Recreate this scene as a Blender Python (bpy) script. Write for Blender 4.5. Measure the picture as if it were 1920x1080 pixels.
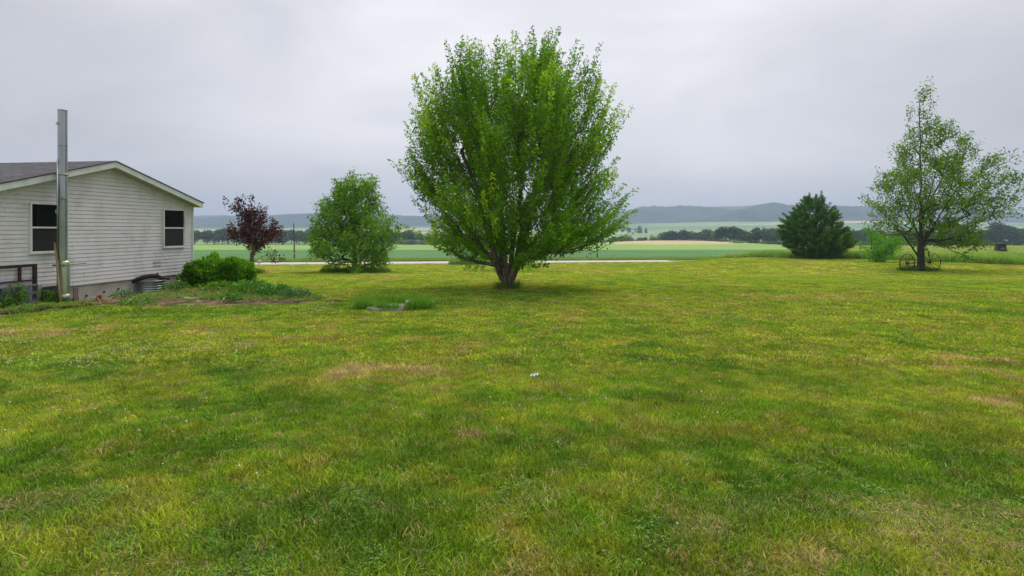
import bpy, bmesh, math, random
import numpy as np
from mathutils import Vector, Matrix

random.seed(7); rng = np.random.default_rng(7)
for o in list(bpy.data.objects): bpy.data.objects.remove(o)
SC = bpy.context.scene
COL = SC.collection

# ------------------------------------------------------------------ camera, sky, sun, exposure
EYE = 1.6; F = 1067.0; HOR = 430.0
cam_d = bpy.data.cameras.new('camera'); cam = bpy.data.objects.new('camera', cam_d); COL.objects.link(cam)
cam.location = (0, 0, EYE); cam.rotation_euler = (math.radians(90), 0, 0)
cam_d.sensor_width = 36.0; cam_d.lens = 36.0 * F / 1920.0
cam_d.shift_y = (HOR - 540.0) / 1920.0
cam_d.clip_start = 0.05; cam_d.clip_end = 9000
SC.camera = cam

SUN_EL, SUN_AZ = math.radians(58), math.radians(20)      # azimuth measured from +Y towards +X
W = bpy.data.worlds.new('World'); SC.world = W; W.use_nodes = True
nt = W.node_tree; nt.nodes.clear()
def N(t, kind, **kw):
    n = t.nodes.new(kind)
    for k, v in kw.items(): setattr(n, k, v)
    return n
out = N(nt, 'ShaderNodeOutputWorld'); bg = N(nt, 'ShaderNodeBackground')
sky = N(nt, 'ShaderNodeTexSky', sky_type='NISHITA', sun_disc=False)
sky.sun_elevation = SUN_EL; sky.sun_rotation = SUN_AZ; sky.air_density = 1.0; sky.dust_density = 4.0
tc = N(nt, 'ShaderNodeTexCoord'); mp = N(nt, 'ShaderNodeMapping')
mp.inputs['Scale'].default_value = (1.0, 1.0, 2.6)
nz = N(nt, 'ShaderNodeTexNoise'); nz.inputs['Scale'].default_value = 2.1; nz.inputs['Detail'].default_value = 7
nz.inputs['Roughness'].default_value = 0.5; nz.inputs['Distortion'].default_value = 0.4
cr = N(nt, 'ShaderNodeValToRGB')
cr.color_ramp.elements[0].position = 0.30; cr.color_ramp.elements[0].color = (4.5, 4.55, 4.85, 1)
cr.color_ramp.elements[1].position = 0.74; cr.color_ramp.elements[1].color = (6.7, 6.55, 6.8, 1)
# thinner cloud, brighter, in the part of the sky in front of the hidden sun
vm = N(nt, 'ShaderNodeVectorMath', operation='DOT_PRODUCT')
sd = Vector((0.02, 0.80, 0.60)).normalized(); vm.inputs[1].default_value = sd
mr = N(nt, 'ShaderNodeMapRange', interpolation_type='SMOOTHSTEP')
mr.inputs['From Min'].default_value = 0.55; mr.inputs['From Max'].default_value = 1.0
mr.inputs['To Min'].default_value = 0.76; mr.inputs['To Max'].default_value = 1.2
mul = N(nt, 'ShaderNodeVectorMath', operation='SCALE')
mx = N(nt, 'ShaderNodeMix', data_type='RGBA'); mx.inputs['Factor'].default_value = 0.93
L = nt.links.new
L(tc.outputs['Generated'], mp.inputs['Vector']); L(mp.outputs[0], nz.inputs['Vector']); L(nz.outputs['Fac'], cr.inputs['Fac'])
L(tc.outputs['Generated'], vm.inputs[0]); L(vm.outputs['Value'], mr.inputs['Value'])
L(cr.outputs['Color'], mul.inputs[0]); L(mr.outputs['Result'], mul.inputs['Scale'])
sx_ = N(nt, 'ShaderNodeSeparateXYZ'); mz = N(nt, 'ShaderNodeMapRange', interpolation_type='SMOOTHSTEP'); L(tc.outputs['Generated'], sx_.inputs[0]); L(sx_.outputs['Z'], mz.inputs['Value'])
mz.inputs['From Min'].default_value = .36; mz.inputs['From Max'].default_value = .95; mz.inputs['To Min'].default_value = 1.0; mz.inputs['To Max'].default_value = 2.5
mm_ = N(nt, 'ShaderNodeMath', operation='MULTIPLY'); L(mr.outputs['Result'], mm_.inputs[0]); L(mz.outputs['Result'], mm_.inputs[1]); L(mm_.outputs[0], mul.inputs['Scale'])
L(sky.outputs['Color'], mx.inputs[6]); L(mul.outputs[0], mx.inputs[7])
L(mx.outputs[2], bg.inputs['Color']); bg.inputs['Strength'].default_value = 0.10
L(bg.outputs[0], out.inputs[0])

sun_d = bpy.data.lights.new('sun', 'SUN'); sun = bpy.data.objects.new('sun', sun_d); COL.objects.link(sun)
sun_d.energy = 1.5; sun_d.angle = math.radians(24); sun_d.color = (1, 0.97, 0.91)
dirv = Vector((math.sin(SUN_AZ)*math.cos(SUN_EL), math.cos(SUN_AZ)*math.cos(SUN_EL), math.sin(SUN_EL)))
sun.rotation_euler = dirv.to_track_quat('Z', 'Y').to_euler()
SC.view_settings.view_transform = 'Standard'; SC.view_settings.look = 'None'
SC.view_settings.exposure = 0.42; SC.view_settings.gamma = 1.0

# ------------------------------------------------------------------ helpers
def sm(a, b, v):
    t = np.clip((v - a) / (b - a), 0, 1); return t*t*(3 - 2*t)
def hsh(ix, iy, s):
    n = (ix.astype(np.int64)*374761393 + iy.astype(np.int64)*668265263 + s*974711) & 0x7fffffff
    n = ((n ^ (n >> 13)) * 1274126177) & 0x7fffffff
    n = n ^ (n >> 16)
    return (n & 0xffff) / 65535.0
def vnoise(x, y, s=0):
    x = np.asarray(x, float); y = np.asarray(y, float)
    ix = np.floor(x); iy = np.floor(y); fx = x - ix; fy = y - iy
    fx = fx*fx*(3 - 2*fx); fy = fy*fy*(3 - 2*fy)
    a = hsh(ix, iy, s); b = hsh(ix+1, iy, s); c = hsh(ix, iy+1, s); d = hsh(ix+1, iy+1, s)
    return (a*(1-fx) + b*fx)*(1-fy) + (c*(1-fx) + d*fx)*fy
def fbm(x, y, s=0, o=4):
    v = 0; a = .5; t = 0
    for k in range(o):
        v = v + a*vnoise(x*2**k + 17.3*k, y*2**k - 9.1*k, s + k); t += a; a *= .5
    return v / t

PY = [-30, 0, 5, 10, 15, 20, 40, 55, 69, 76, 90, 110, 150, 200, 400, 440, 700, 1000, 1200, 1500, 2000, 4000]
PZ = [-1.5, -1.6, -1.66, -1.79, -1.94, -2.12, -3.05, -3.74, -4.34, -4.37, -4.6, -5.15, -5.9, -6.94, -11.25, -12, -12, -10, -8, 0, 16, 20]
def G(x, y):
    """terrain height in world z"""
    x = np.asarray(x, float); y = np.asarray(y, float)
    z = np.interp(y, PY, PZ)
    z = (z + np.interp(y-2, PY, PZ) + np.interp(y+2, PY, PZ)) / 3
    t = x / np.maximum(y, 8)
    z = z + np.interp(y, [38, 50, 60, 66, 75], [0, .55, .86, .9, 0]) * sm(.2, .42, t)
    z = z + np.interp(y, [60, 66, 75, 95, 130, 220], [0, .15, 1.15, 1.6, 1.0, 0]) * sm(.44, .56, t)
    hx = (x - .273*380) / 55; hy = (y - 375) / 45                    # bare hump in the far field
    z = z + 3.3*np.exp(-np.abs(hx)**2.6)*np.exp(-hy*hy)
    z = z + sm(1200, 2000, y) * np.interp(t, [-.9, -.5, 0, .2, .4, .6, .9], [-12, -12, -3, 3, 11, 16, 8])
    z = z + .05*(fbm(x*.22, y*.22, 3, 3) - .5) * sm(90, 60, y) + 2.0*(fbm(x*.004, y*.004, 5, 3)-.5)*sm(500, 900, y)
    z = z - .10*np.exp(-((x+.3)/3.2)**2 - ((y-11)/4)**2)*0
    return z + EYE
def g(x, y): return float(G(x, y))
def at(px, py, Y): return Vector(((px-960)/F*Y, Y, EYE + (HOR-py)/F*Y))
def gp(px, Y): x = (px-960)/F*Y; return Vector((x, Y, g(x, Y)))

def mesh_np(name, V, faces, mat=None, parent=None, cols=None, smooth=False, fl=None, matidx=None):
    """V (n,3); faces (m,k) int array; cols point colour array (n,3)"""
    me = bpy.data.meshes.new(name)
    V = np.asarray(V, np.float32); Fa = np.asarray(faces, np.int32)
    me.vertices.add(len(V)); me.vertices.foreach_set('co', V.ravel())
    if len(Fa):
        k = Fa.shape[1]
        me.loops.add(Fa.size); me.loops.foreach_set('vertex_index', Fa.ravel())
        me.polygons.add(len(Fa)); me.polygons.foreach_set('loop_start', np.arange(0, Fa.size, k, dtype=np.int32))
        try: me.polygons.foreach_set('loop_total', np.full(len(Fa), k, np.int32))
        except Exception: pass
        if smooth: me.polygons.foreach_set('use_smooth', np.ones(len(Fa), bool))
    me.update(calc_edges=True)
    if cols is not None:
        a = me.color_attributes.new('col', 'FLOAT_COLOR', 'POINT')
        c = np.ones((len(V), 4), np.float32); c[:, :3] = cols; a.data.foreach_set('color', c.ravel())
    o = bpy.data.objects.new(name, me); COL.objects.link(o)
    if mat: me.materials.append(mat)
    if parent: o.parent = parent
    return o

class MB:
    """collects simple shapes in world (or thing-local) space and links them as one mesh"""
    def __init__(s): s.bm = bmesh.new()
    def box(s, c, d, R=None, bev=0):
        m = Matrix.Translation(Vector(c)) @ (R.to_4x4() if R else Matrix.Identity(4)) @ Matrix.Diagonal((d[0], d[1], d[2], 1))
        r = bmesh.ops.create_cube(s.bm, size=1, matrix=m)
        if bev:
            es = list({e for v in r['verts'] for e in v.link_edges})
            bmesh.ops.bevel(s.bm, geom=es, offset=bev, segments=2, affect='EDGES', profile=.6)
        return s
    def bar(s, a, b, w, h=None, n=4):
        a = Vector(a); b = Vector(b); d = b - a
        R = d.to_track_quat('Z', 'X').to_matrix()
        return s.box((a+b)/2, (w, h or w, d.length), R)
    def tube(s, pts, rad, n=8, cap=True):
        pts = [Vector(p) for p in pts]; rr = rad if hasattr(rad, '__len__') else [rad]*len(pts)
        rings = []; ref = None
        for i, p in enumerate(pts):
            t = (pts[min(i+1, len(pts)-1)] - pts[max(i-1, 0)]).normalized()
            if ref is None: ref = Vector((0, 0, 1)) if abs(t.z) < .9 else Vector((1, 0, 0))
            u = t.cross(ref).normalized(); w = u.cross(t); ref = w
            rings.append([s.bm.verts.new(p + (u*math.cos(k*2*math.pi/n) + w*math.sin(k*2*math.pi/n))*rr[i]) for k in range(n)])
        for i in range(len(rings)-1):
            for k in range(n):
                f = s.bm.faces.new((rings[i][k], rings[i][(k+1) % n], rings[i+1][(k+1) % n], rings[i+1][k])); f.smooth = True
        if cap: s.bm.faces.new(rings[0][::-1]); s.bm.faces.new(rings[-1])
        return s
    def lathe(s, c, prof, n=24, cap=True, R=None, ang=2*math.pi):
        c = Vector(c); rings = []
        full = abs(ang-2*math.pi) < 1e-6; m = n if full else n+1
        for r, z in prof:
            ring = []
            for k in range(m):
                v = Vector((r*math.cos(k*ang/n), r*math.sin(k*ang/n), z))
                if R: v = R @ v
                ring.append(s.bm.verts.new(c+v))
            rings.append(ring)
        for i in range(len(rings)-1):
            for k in range(n):
                f = s.bm.faces.new((rings[i][k], rings[i][(k+1) % m], rings[i+1][(k+1) % m], rings[i+1][k])); f.smooth = True
        if cap and full: s.bm.faces.new(rings[0][::-1]); s.bm.faces.new(rings[-1])
        return s
    def poly(s, pts):
        s.bm.faces.new([s.bm.verts.new(Vector(p)) for p in pts]); return s
    def build(s, name, mat, parent=None, origin=None):
        bmesh.ops.recalc_face_normals(s.bm, faces=s.bm.faces)
        me = bpy.data.meshes.new(name)
        if origin is not None: bmesh.ops.translate(s.bm, verts=s.bm.verts, vec=-Vector(origin))
        s.bm.to_mesh(me); s.bm.free(); me.materials.append(mat)
        o = bpy.data.objects.new(name, me); COL.objects.link(o)
        if origin is not None: o.location = origin
        if parent: o.parent = parent
        return o

def tag(o, label=None, cat=None, group=None, kind=None):
    if label: o['label'] = label
    if cat: o['category'] = cat
    if group: o['group'] = group
    if kind: o['kind'] = kind
    return o
def empty(name, loc, label, cat, group=None, rz=0):
    o = bpy.data.objects.new(name, None); COL.objects.link(o); o.location = loc; o.rotation_euler = (0, 0, rz)
    return tag(o, label, cat, group)

# ------------------------------------------------------------------ materials
def mat(name): m = bpy.data.materials.new(name); m.use_nodes = True; return m
def pbr(name, c, rough=.8, metal=0, spec=.3, c2=None, scale=8, bump=0, bscale=None, stretch=None, det=5, coord='Object', lo=.35, hi=.65):
    m = mat(name); t = m.node_tree; p = t.nodes['Principled BSDF']
    p.inputs['Roughness'].default_value = rough; p.inputs['Metallic'].default_value = metal
    p.inputs['Specular IOR Level'].default_value = spec; p.inputs['Base Color'].default_value = (*c, 1)
    tcn = N(t, 'ShaderNodeTexCoord'); src = tcn.outputs[coord]
    if stretch:
        mpn = N(t, 'ShaderNodeMapping'); mpn.inputs['Scale'].default_value = stretch; t.links.new(src, mpn.inputs['Vector']); src = mpn.outputs[0]
    if c2:
        n = N(t, 'ShaderNodeTexNoise'); n.inputs['Scale'].default_value = scale; n.inputs['Detail'].default_value = det
        t.links.new(src, n.inputs['Vector'])
        r = N(t, 'ShaderNodeMapRange'); r.inputs['From Min'].default_value = lo; r.inputs['From Max'].default_value = hi
        t.links.new(n.outputs['Fac'], r.inputs['Value'])
        x = N(t, 'ShaderNodeMix', data_type='RGBA'); x.inputs[6].default_value = (*c, 1); x.inputs[7].default_value = (*c2, 1)
        t.links.new(r.outputs[0], x.inputs['Factor']); t.links.new(x.outputs[2], p.inputs['Base Color'])
    if bump:
        n2 = N(t, 'ShaderNodeTexNoise'); n2.inputs['Scale'].default_value = bscale or scale*3; n2.inputs['Detail'].default_value = 4
        t.links.new(src, n2.inputs['Vector'])
        b = N(t, 'ShaderNodeBump'); b.inputs['Strength'].default_value = min(1, bump); b.inputs['Distance'].default_value = .02*max(1, bump)
        t.links.new(n2.outputs['Fac'], b.inputs['Height']); t.links.new(b.outputs[0], p.inputs['Normal'])
    return m
def leafmat(name, trans=.35, attr='col', gloss=.12, typ='GEOMETRY'):
    """leaf / blade: colour from a per-leaf attribute, light passes through"""
    m = mat(name); t = m.node_tree; t.nodes.clear()
    o = N(t, 'ShaderNodeOutputMaterial'); a = N(t, 'ShaderNodeAttribute', attribute_name=attr)
    d = N(t, 'ShaderNodeBsdfDiffuse'); tr = N(t, 'ShaderNodeBsdfTranslucent'); gl = N(t, 'ShaderNodeBsdfGlossy'); gl.inputs['Roughness'].default_value = .45
    gl.inputs['Color'].default_value = (.8, .85, .8, 1)
    x = N(t, 'ShaderNodeMixShader'); x.inputs[0].default_value = trans
    x2 = N(t, 'ShaderNodeMixShader')
    fr = N(t, 'ShaderNodeFresnel'); fr.inputs['IOR'].default_value = 1.4
    mm = N(t, 'ShaderNodeMath', operation='MULTIPLY'); mm.inputs[1].default_value = gloss*4
    tm = N(t, 'ShaderNodeMix', data_type='RGBA', blend_type='MULTIPLY'); tm.inputs['Factor'].default_value = 1; tm.inputs[7].default_value = (1.25, 1.2, .6, 1)
    src = a.outputs['Color']
    t.links.new(src, d.inputs['Color']); t.links.new(src, tm.inputs[6]); t.links.new(tm.outputs[2], tr.inputs['Color'])
    t.links.new(d.outputs[0], x.inputs[1]); t.links.new(tr.outputs[0], x.inputs[2])
    t.links.new(fr.outputs[0], mm.inputs[0]); t.links.new(mm.outputs[0], x2.inputs[0])
    t.links.new(x.outputs[0], x2.inputs[1]); t.links.new(gl.outputs[0], x2.inputs[2]); t.links.new(x2.outputs[0], o.inputs['Surface'])
    return m
def colmat(name, rough=.95, noise=(0, 1), bump=0, bscale=20, amt=.35, n2=None):
    """ground: colour from the vertex attribute, broken up by noise"""
    m = mat(name); t = m.node_tree; p = t.nodes['Principled BSDF']; p.inputs['Roughness'].default_value = rough
    p.inputs['Specular IOR Level'].default_value = .1
    a = N(t, 'ShaderNodeAttribute', attribute_name='col'); ge = N(t, 'ShaderNodeNewGeometry')
    src = a.outputs['Color']
    for sc, am in ([(bscale, amt)] + ([n2] if n2 else [])):
        n = N(t, 'ShaderNodeTexNoise'); n.inputs['Scale'].default_value = sc; n.inputs['Detail'].default_value = 6; n.inputs['Roughness'].default_value = .7
        t.links.new(ge.outputs['Position'], n.inputs['Vector'])
        r = N(t, 'ShaderNodeMapRange'); r.inputs['From Min'].default_value = .3; r.inputs['From Max'].default_value = .7
        r.inputs['To Min'].default_value = 1-am; r.inputs['To Max'].default_value = 1+am; t.links.new(n.outputs['Fac'], r.inputs['Value'])
        v = N(t, 'ShaderNodeVectorMath', operation='SCALE'); t.links.new(src, v.inputs[0]); t.links.new(r.outputs[0], v.inputs['Scale']); src = v.outputs[0]
    t.links.new(src, p.inputs['Base Color'])
    if bump:
        b = N(t, 'ShaderNodeBump'); b.inputs['Strength'].default_value = bump; b.inputs['Distance'].default_value = .05
        t.links.new(n.outputs['Fac'], b.inputs['Height']); t.links.new(b.outputs[0], p.inputs['Normal'])
    return m

# ------------------------------------------------------------------ lawn colour (linear albedo)
GREEN = np.array([.205, .370, .010]); DEEP = np.array([.110, .260, .008]); YEL = np.array([.350, .445, .022]); TAN = np.array([.50, .44, .15]); OCH = np.array([.32, .28, .04])
def row2Y(py):
    Ys = np.linspace(2, 68, 600); rows = HOR - (G(0, Ys) - EYE)/Ys*F
    return float(np.interp(-py, -rows, Ys))
# dry / lush spots read off the lawn: px, row, radius px, radius rows, strength (+dry, -lush)
SPOTS = [(700, 702, 150, 12, 1.25), (955, 822, 50, 14, 1.3), (880, 760, 40, 22, .5), (1530, 988, 90, 26, 1.0), (1870, 672, 70, 9, .8), (1740, 1060, 190, 45, .9),
         (1400, 790, 200, 26, .45), (1180, 1060, 120, 45, .5), (940, 960, 80, 40, .45), (330, 905, 210, 36, .5), (90, 985, 170, 40, .45), (60, 620, 200, 16, .9),
         (1800, 730, 160, 24, .4), (1500, 560, 380, 10, .4), (1750, 850, 90, 40, -.5), (1450, 880, 130, 36, -.6), (220, 700, 260, 34, -.7), (820, 860, 150, 26, -.4), (1120, 660, 250, 30, -.35),
         (560, 980, 200, 60, -.45), (980, 555, 130, 10, -.7), (1650, 905, 200, 40, -.5), (560, 605, 150, 12, .35), (1880, 940, 60, 60, -.5), (1090, 770, 130, 20, .35), (430, 760, 160, 22, -.2)]
SP = [((px-960)/F*row2Y(py), row2Y(py), max(.12, rx/F*row2Y(py)), max(.1, abs(row2Y(py-ry)-row2Y(py+ry))/2), s) for px, py, rx, ry, s in SPOTS]
def lawn_col(x, y):
    x = np.asarray(x, float); y = np.asarray(y, float)
    wx = x + 1.2*(fbm(x*.5, y*.5, 40, 3)-.5); wy = y + 1.2*(fbm(x*.5+9, y*.5, 44, 3)-.5)
    d = .75*(fbm(wx*.16, wy*.16, 11, 5)-.5) + .8*(fbm(wx*.7, wy*.55, 21, 4)-.5) + 1.1*(fbm(x*3.0, y*3.0, 31, 3)-.5)
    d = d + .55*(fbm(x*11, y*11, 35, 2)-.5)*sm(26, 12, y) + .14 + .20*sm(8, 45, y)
    for sx, sy, rx, ry, s in SP:
        q = ((wx-sx)/rx)**2 + ((wy-sy)/ry)**2
        d = d + .62*s*np.exp(-q)*(2.2*sm(.28, .75, fbm(x*3.3, y*3.3, 61, 3)))
    # faint mowing stripes running away from the camera, curving to the right
    st = np.sin((x*1.0 - .10*y + .004*y*y)*3.0) ; d = d + .07*st*sm(4, 10, y) + .10*np.sin(y*1.15 + .06*x)*sm(24, 36, y)
    lush = fbm(wx*.33+50, wy*.33, 71, 4)
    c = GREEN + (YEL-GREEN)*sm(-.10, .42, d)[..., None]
    c = c + (DEEP-c)*(sm(0.0, -.42, d)*.85)[..., None]
    c = c + (OCH-c)*(sm(.30, .55, d)*.55*sm(.3, .6, lush))[..., None]
    c = c + (TAN-c)*sm(.45, .85, d)[..., None]
    return c

# ------------------------------------------------------------------ setting: ground sheets
def sheet(name, ys, tmin, tmax, nx, colf, m, dz=0, xf=None, kind='structure'):
    """grid whose columns fan out with distance; xf(y-index) may override the x range"""
    ys = np.asarray(ys); tt = np.linspace(0, 1, nx)
    Y = np.repeat(ys[:, None], nx, 1)
    if xf is None: X = (tmin + (tmax-tmin)*tt)[None, :]*np.maximum(ys, 10)[:, None]
    else: X = xf(ys, tt)
    Z = G(X, Y) + dz
    ny = len(ys); idx = np.arange(ny*nx).reshape(ny, nx)
    Fa = np.stack([idx[:-1, :-1], idx[:-1, 1:], idx[1:, 1:], idx[1:, :-1]], -1).reshape(-1, 4)
    V = np.stack([X, Y, Z], -1).reshape(-1, 3)
    o = mesh_np(name, V, Fa, m, cols=colf(V[:, 0], V[:, 1]), smooth=True)
    return tag(o, kind=kind)
M_lawn = colmat('lawn_soil', bscale=34, amt=.40, n2=(3.0, .18), bump=.6)
def road_near(x): return 69 + .14*(x+32)
def warp_sheet(name, f0, f1, ny, x0, x1, nx, colf, m, dz=0, xs=None):
    """grid between two curves y=f0(x) and y=f1(x)"""
    xs = np.linspace(x0, x1, nx) if xs is None else xs; nx = len(xs)
    a = f0(xs); b = f1(xs); s = np.linspace(0, 1, ny)
    Y = a[None, :] + (b-a)[None, :]*s[:, None]; X = np.repeat(xs[None, :], ny, 0)
    Z = G(X, Y) + dz; idx = np.arange(ny*nx).reshape(ny, nx)
    Fa = np.stack([idx[:-1, :-1], idx[:-1, 1:], idx[1:, 1:], idx[1:, :-1]], -1).reshape(-1, 4)
    V = np.stack([X, Y, Z], -1).reshape(-1, 3)
    return tag(mesh_np(name, V, Fa, m, cols=colf(V[:, 0], V[:, 1]), smooth=True), kind='structure')
VCOL = None
cst = lambda c: (lambda x, y: np.tile(np.array(c, float), (len(x), 1)))
# base sheet to the horizon
SOILC = np.array([.10, .14, .03])
sheet('ground', np.concatenate([np.linspace(-40, 80, 60), np.geomspace(82, 4000, 80)]), -2.2, 2.2, 120,
      lambda x, y: SOILC*np.ones((len(x), 1))*(.8+.5*fbm(x*.02, y*.02, 8, 3))[:, None], colmat('ground_soil', bscale=.5, amt=.2), dz=-.12)
LAWN_END = lambda x: np.minimum(road_near(x)-.2, np.interp(x/np.maximum(60, 1), [.30, .36, .58, .80, 1.1, 3], [200, 62.5, 60.5, 51, 44, 38]))
def lawn_end_at(x):
    e = road_near(x)-.2
    for _ in range(8): e = np.minimum(road_near(x)-.2, np.interp(x/e, [.30, .37, .42, .58, .75, .9, 3], [95, 66, 62.5, 60.5, 51, 45, 38]))
    return e
XS = np.linspace(-75, 75, 240)
LEND = np.array([float(lawn_end_at(np.array([v]))[0]) for v in XS]); LEND = np.convolve(np.pad(LEND, 4, 'edge'), np.ones(9)/9, 'valid')
lawn_end = lambda x: np.interp(x, XS, LEND)
def shadecol(x, y): return lawn_col(x, y)*.80
near_ys = np.concatenate([np.linspace(-14, 1.5, 40)[:-1], np.geomspace(1.5, 30, 320)])
def lawn_grid():
    # parametric rows from y=-14 to the lawn's far edge
    s = np.concatenate([np.linspace(-14, 1.5, 40)[:-1], np.geomspace(1.5, 26, 300)])
    nx = 420; t = np.linspace(-1.35, 1.35, nx)
    X1 = t[None, :]*np.maximum(s, 12)[:, None]; Y1 = np.repeat(s[:, None], nx, 1)
    # beyond 26 m: blend to lawn_end
    xe = t*62; u = np.linspace(0, 1, 110)[1:]
    X2 = (t*26)[None, :] + (xe - t*26)[None, :]*u[:, None]
    Ye = lawn_end(xe); Y2 = 26 + (Ye-26)[None, :]*u[:, None]
    X = np.vstack([X1, X2]); Y = np.vstack([Y1, Y2]); Z = G(X, Y)
    ny = len(X); idx = np.arange(ny*nx).reshape(ny, nx)
    Fa = np.stack([idx[:-1, :-1], idx[:-1, 1:], idx[1:, 1:], idx[1:, :-1]], -1).reshape(-1, 4)
    V = np.stack([X, Y, Z], -1).reshape(-1, 3)
    c = lawn_col(V[:, 0], V[:, 1]); k = .36 + .55*sm(8, 34, V[:, 1])  # near soil colour lowered to paint in the shade under the blades
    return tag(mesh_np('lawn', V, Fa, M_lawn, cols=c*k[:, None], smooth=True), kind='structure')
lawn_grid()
M_gravel = pbr('pale_gravel', (.50, .475, .44), .95, c2=(.40, .37, .34), scale=.8, coord='Object', bump=.3, bscale=30)
warp_sheet('road', lambda x: road_near(x), lambda x: road_near(x)+5.6, 6, -110, 22, 120, cst((.6, .56, .52)), M_gravel, dz=.03)
M_field = colmat('field', bscale=1.4, amt=.16, n2=(.12, .10))
def verge_col(x, y): return np.array([.17, .25, .045])*(.75+.5*fbm(x*.3, y*.6, 91, 3))[:, None] + np.zeros((len(x), 3))
warp_sheet('grass_verge', lambda x: road_near(x)+5.5, lambda x: road_near(x)+27, 14, -130, 140, 160, verge_col, M_field, dz=.006)
warp_sheet('verge', lambda x: road_near(x)-2.0, lambda x: road_near(x)+.0, 3, -110, 60, 100, verge_col, M_field, dz=-.02)
warp_sheet('rough_grass', lambda x: road_near(x)-.05, lambda x: road_near(x)+5.6, 5, 21, 150, 100, verge_col, M_field, dz=.004)
def teal_col(x, y):
    c = np.array([.085, .19, .055])*(.85+.3*fbm(x*.10, y*.05, 93, 3))[:, None]
    return c*(1+.07*np.sin(y*1.9+x*.05))[:, None]
warp_sheet('soybean_field', lambda x: road_near(x)+22, lambda x: 0*x+182, 60, -260, 230, 120, teal_col, M_field, dz=.02)
def lime_col(x, y):
    c = np.array([.21, .33, .075])*(.9+.2*fbm(x*.05, y*.02, 94, 3))[:, None]
    hx = (x - .273*365)/60; hy = (y-354)/44
    w = sm(.05, .28, np.exp(-np.abs(hx)**2.6)*np.exp(-hy*hy) - .5 + .10*(fbm(x*.05, y*.05, 96, 3)-.5))
    return c + (np.array([.46, .36, .19])*(.9+.2*fbm(x*.08, y*.1, 97, 3))[:, None] - c)*w[:, None]
warp_sheet('grain_field', lambda x: 0*x+180, lambda x: 0*x+445, 90, -560, 560, 220, lime_col, M_field, dz=.04)
def valley_col(x, y):
    t = x/y; k = vnoise(t*3.1+4, y/230., 101); k2 = vnoise(t*2.2+9, y/170.+3, 105)
    A = np.array([.22, .30, .11]); B = np.array([.40, .38, .20]); C = np.array([.13, .24, .11]); D = np.array([.46, .38, .27])
    c = A + (B-A)*sm(.45, .55, k)[:, None]; c = c + (C-c)*sm(.6, .66, k2)[:, None]; c = c + (D-c)*(sm(.80, .84, k)*sm(0, .2, t))[:, None]
    return c
sheet('valley_fields', np.geomspace(440, 2300, 120), -1.6, 1.6, 160, valley_col, colmat('valley', bscale=.02, amt=.12), dz=.05)

# wooded hills
M_hill = colmat('hill_forest', bscale=.06, amt=.35, n2=(.012, .2))
def hill(name, Yr, rows, y0, y1, base_off, seed, colr):
    pxs, rws = zip(*rows)
    xs = np.arange(-1.35*Yr, 1.35*Yr, 11.0); px = 960 + F*xs/Yr
    ridge = EYE + (HOR - np.interp(px, pxs, rws))/F*Yr
    ys = np.concatenate([np.arange(y0, Yr, 26.0), np.arange(Yr, y1, 60.0)])
    X, Y = np.meshgrid(xs, ys); base = G(X, Y) + base_off
    u = np.where(Y < Yr, sm(y0, Yr, Y)**.8, 1-sm(Yr, y1, Y)*.8)
    rough = fbm(X*.004, Y*.006, seed, 4)
    Z = base + (ridge[None, :] - base)*u
    Z = Z - (1-u)*u*70*(rough) + 9*(fbm(X*.03, Y*.03, seed+9, 3)-.5) + 7*(vnoise(X*.09, Y*.09, seed+5)-.5)
    Z = np.where(u <= 0.001, base-6, Z)
    idx = np.arange(X.size).reshape(X.shape)
    Fa = np.stack([idx[:-1, :-1], idx[:-1, 1:], idx[1:, 1:], idx[1:, :-1]], -1).reshape(-1, 4)
    V = np.stack([X, Y, Z], -1).reshape(-1, 3)
    c = np.array(colr)*(.55+.9*fbm(V[:, 0]*.02, V[:, 1]*.02, seed+20, 3))[:, None]
    return tag(mesh_np(name, V, Fa, M_hill, cols=c, smooth=False), kind='structure')
hill('hills', 2500, [(-600, 412), (0, 414), (340, 413), (400, 408), (431, 405.5), (500, 405), (540, 403), (574, 400.5), (620, 399.5), (700, 401.5), (725, 402.5), (783, 405.5), (850, 409), (950, 413), (1050, 411), (1120, 404), (1166, 396), (1205, 387.5), (1296, 386.5), (1343, 389.5), (1400, 396), (1500, 400), (1700, 402), (2600, 404)], 1980, 3000, -3, 200, (.04, .07, .055))
hill('far_hills', 3300, [(-900, 408), (0, 406), (380, 404.5), (480, 404.5), (560, 410), (700, 413), (1000, 412), (1150, 402), (1300, 389), (1400, 386), (1480, 386.5), (1560, 390), (1640, 386), (1720, 388), (1900, 400), (2800, 404)], 2700, 3700, -5, 300, (.04, .07, .058))
hill('near_hill', 2150, [(-900, 470), (1250, 470), (1290, 418), (1343, 405), (1387, 393), (1427, 384), (1445, 379.5), (1471, 383.5), (1505, 389), (1540, 388), (1567, 386), (1624, 387.5), (1700, 387), (1800, 392), (1881, 399), (1920, 403.5), (2000, 409), (2800, 412)], 1880, 2500, -2, 400, (.036, .065, .05))

# ------------------------------------------------------------------ leaves and trees
def unit(v): return v/np.maximum(np.linalg.norm(v, axis=-1, keepdims=True), 1e-9)
def leaf_quads(P, D, L, Wd, cols, droop=0.0, rg=rng):
    """P base points, D leaf axis, L length, Wd width: folded diamond leaves"""
    n = len(P); D = unit(D); r = rg.normal(size=(n, 3)); S = unit(np.cross(D, r)); Nn = np.cross(S, D)
    L = np.asarray(L)[:, None]*np.ones((n, 1)); Wd = np.asarray(Wd)[:, None]*np.ones((n, 1))
    a = P; tip = P + D*L; tip[:, 2] -= droop*L[:, 0]
    mid = P + D*L*.42 + Nn*Wd*.12
    V = np.stack([a, mid + S*Wd*.5, tip, mid - S*Wd*.5], 1).reshape(-1, 3)
    Fa = np.arange(n*4).reshape(n, 4)
    return V, Fa, np.repeat(cols, 4, 0)

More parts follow.
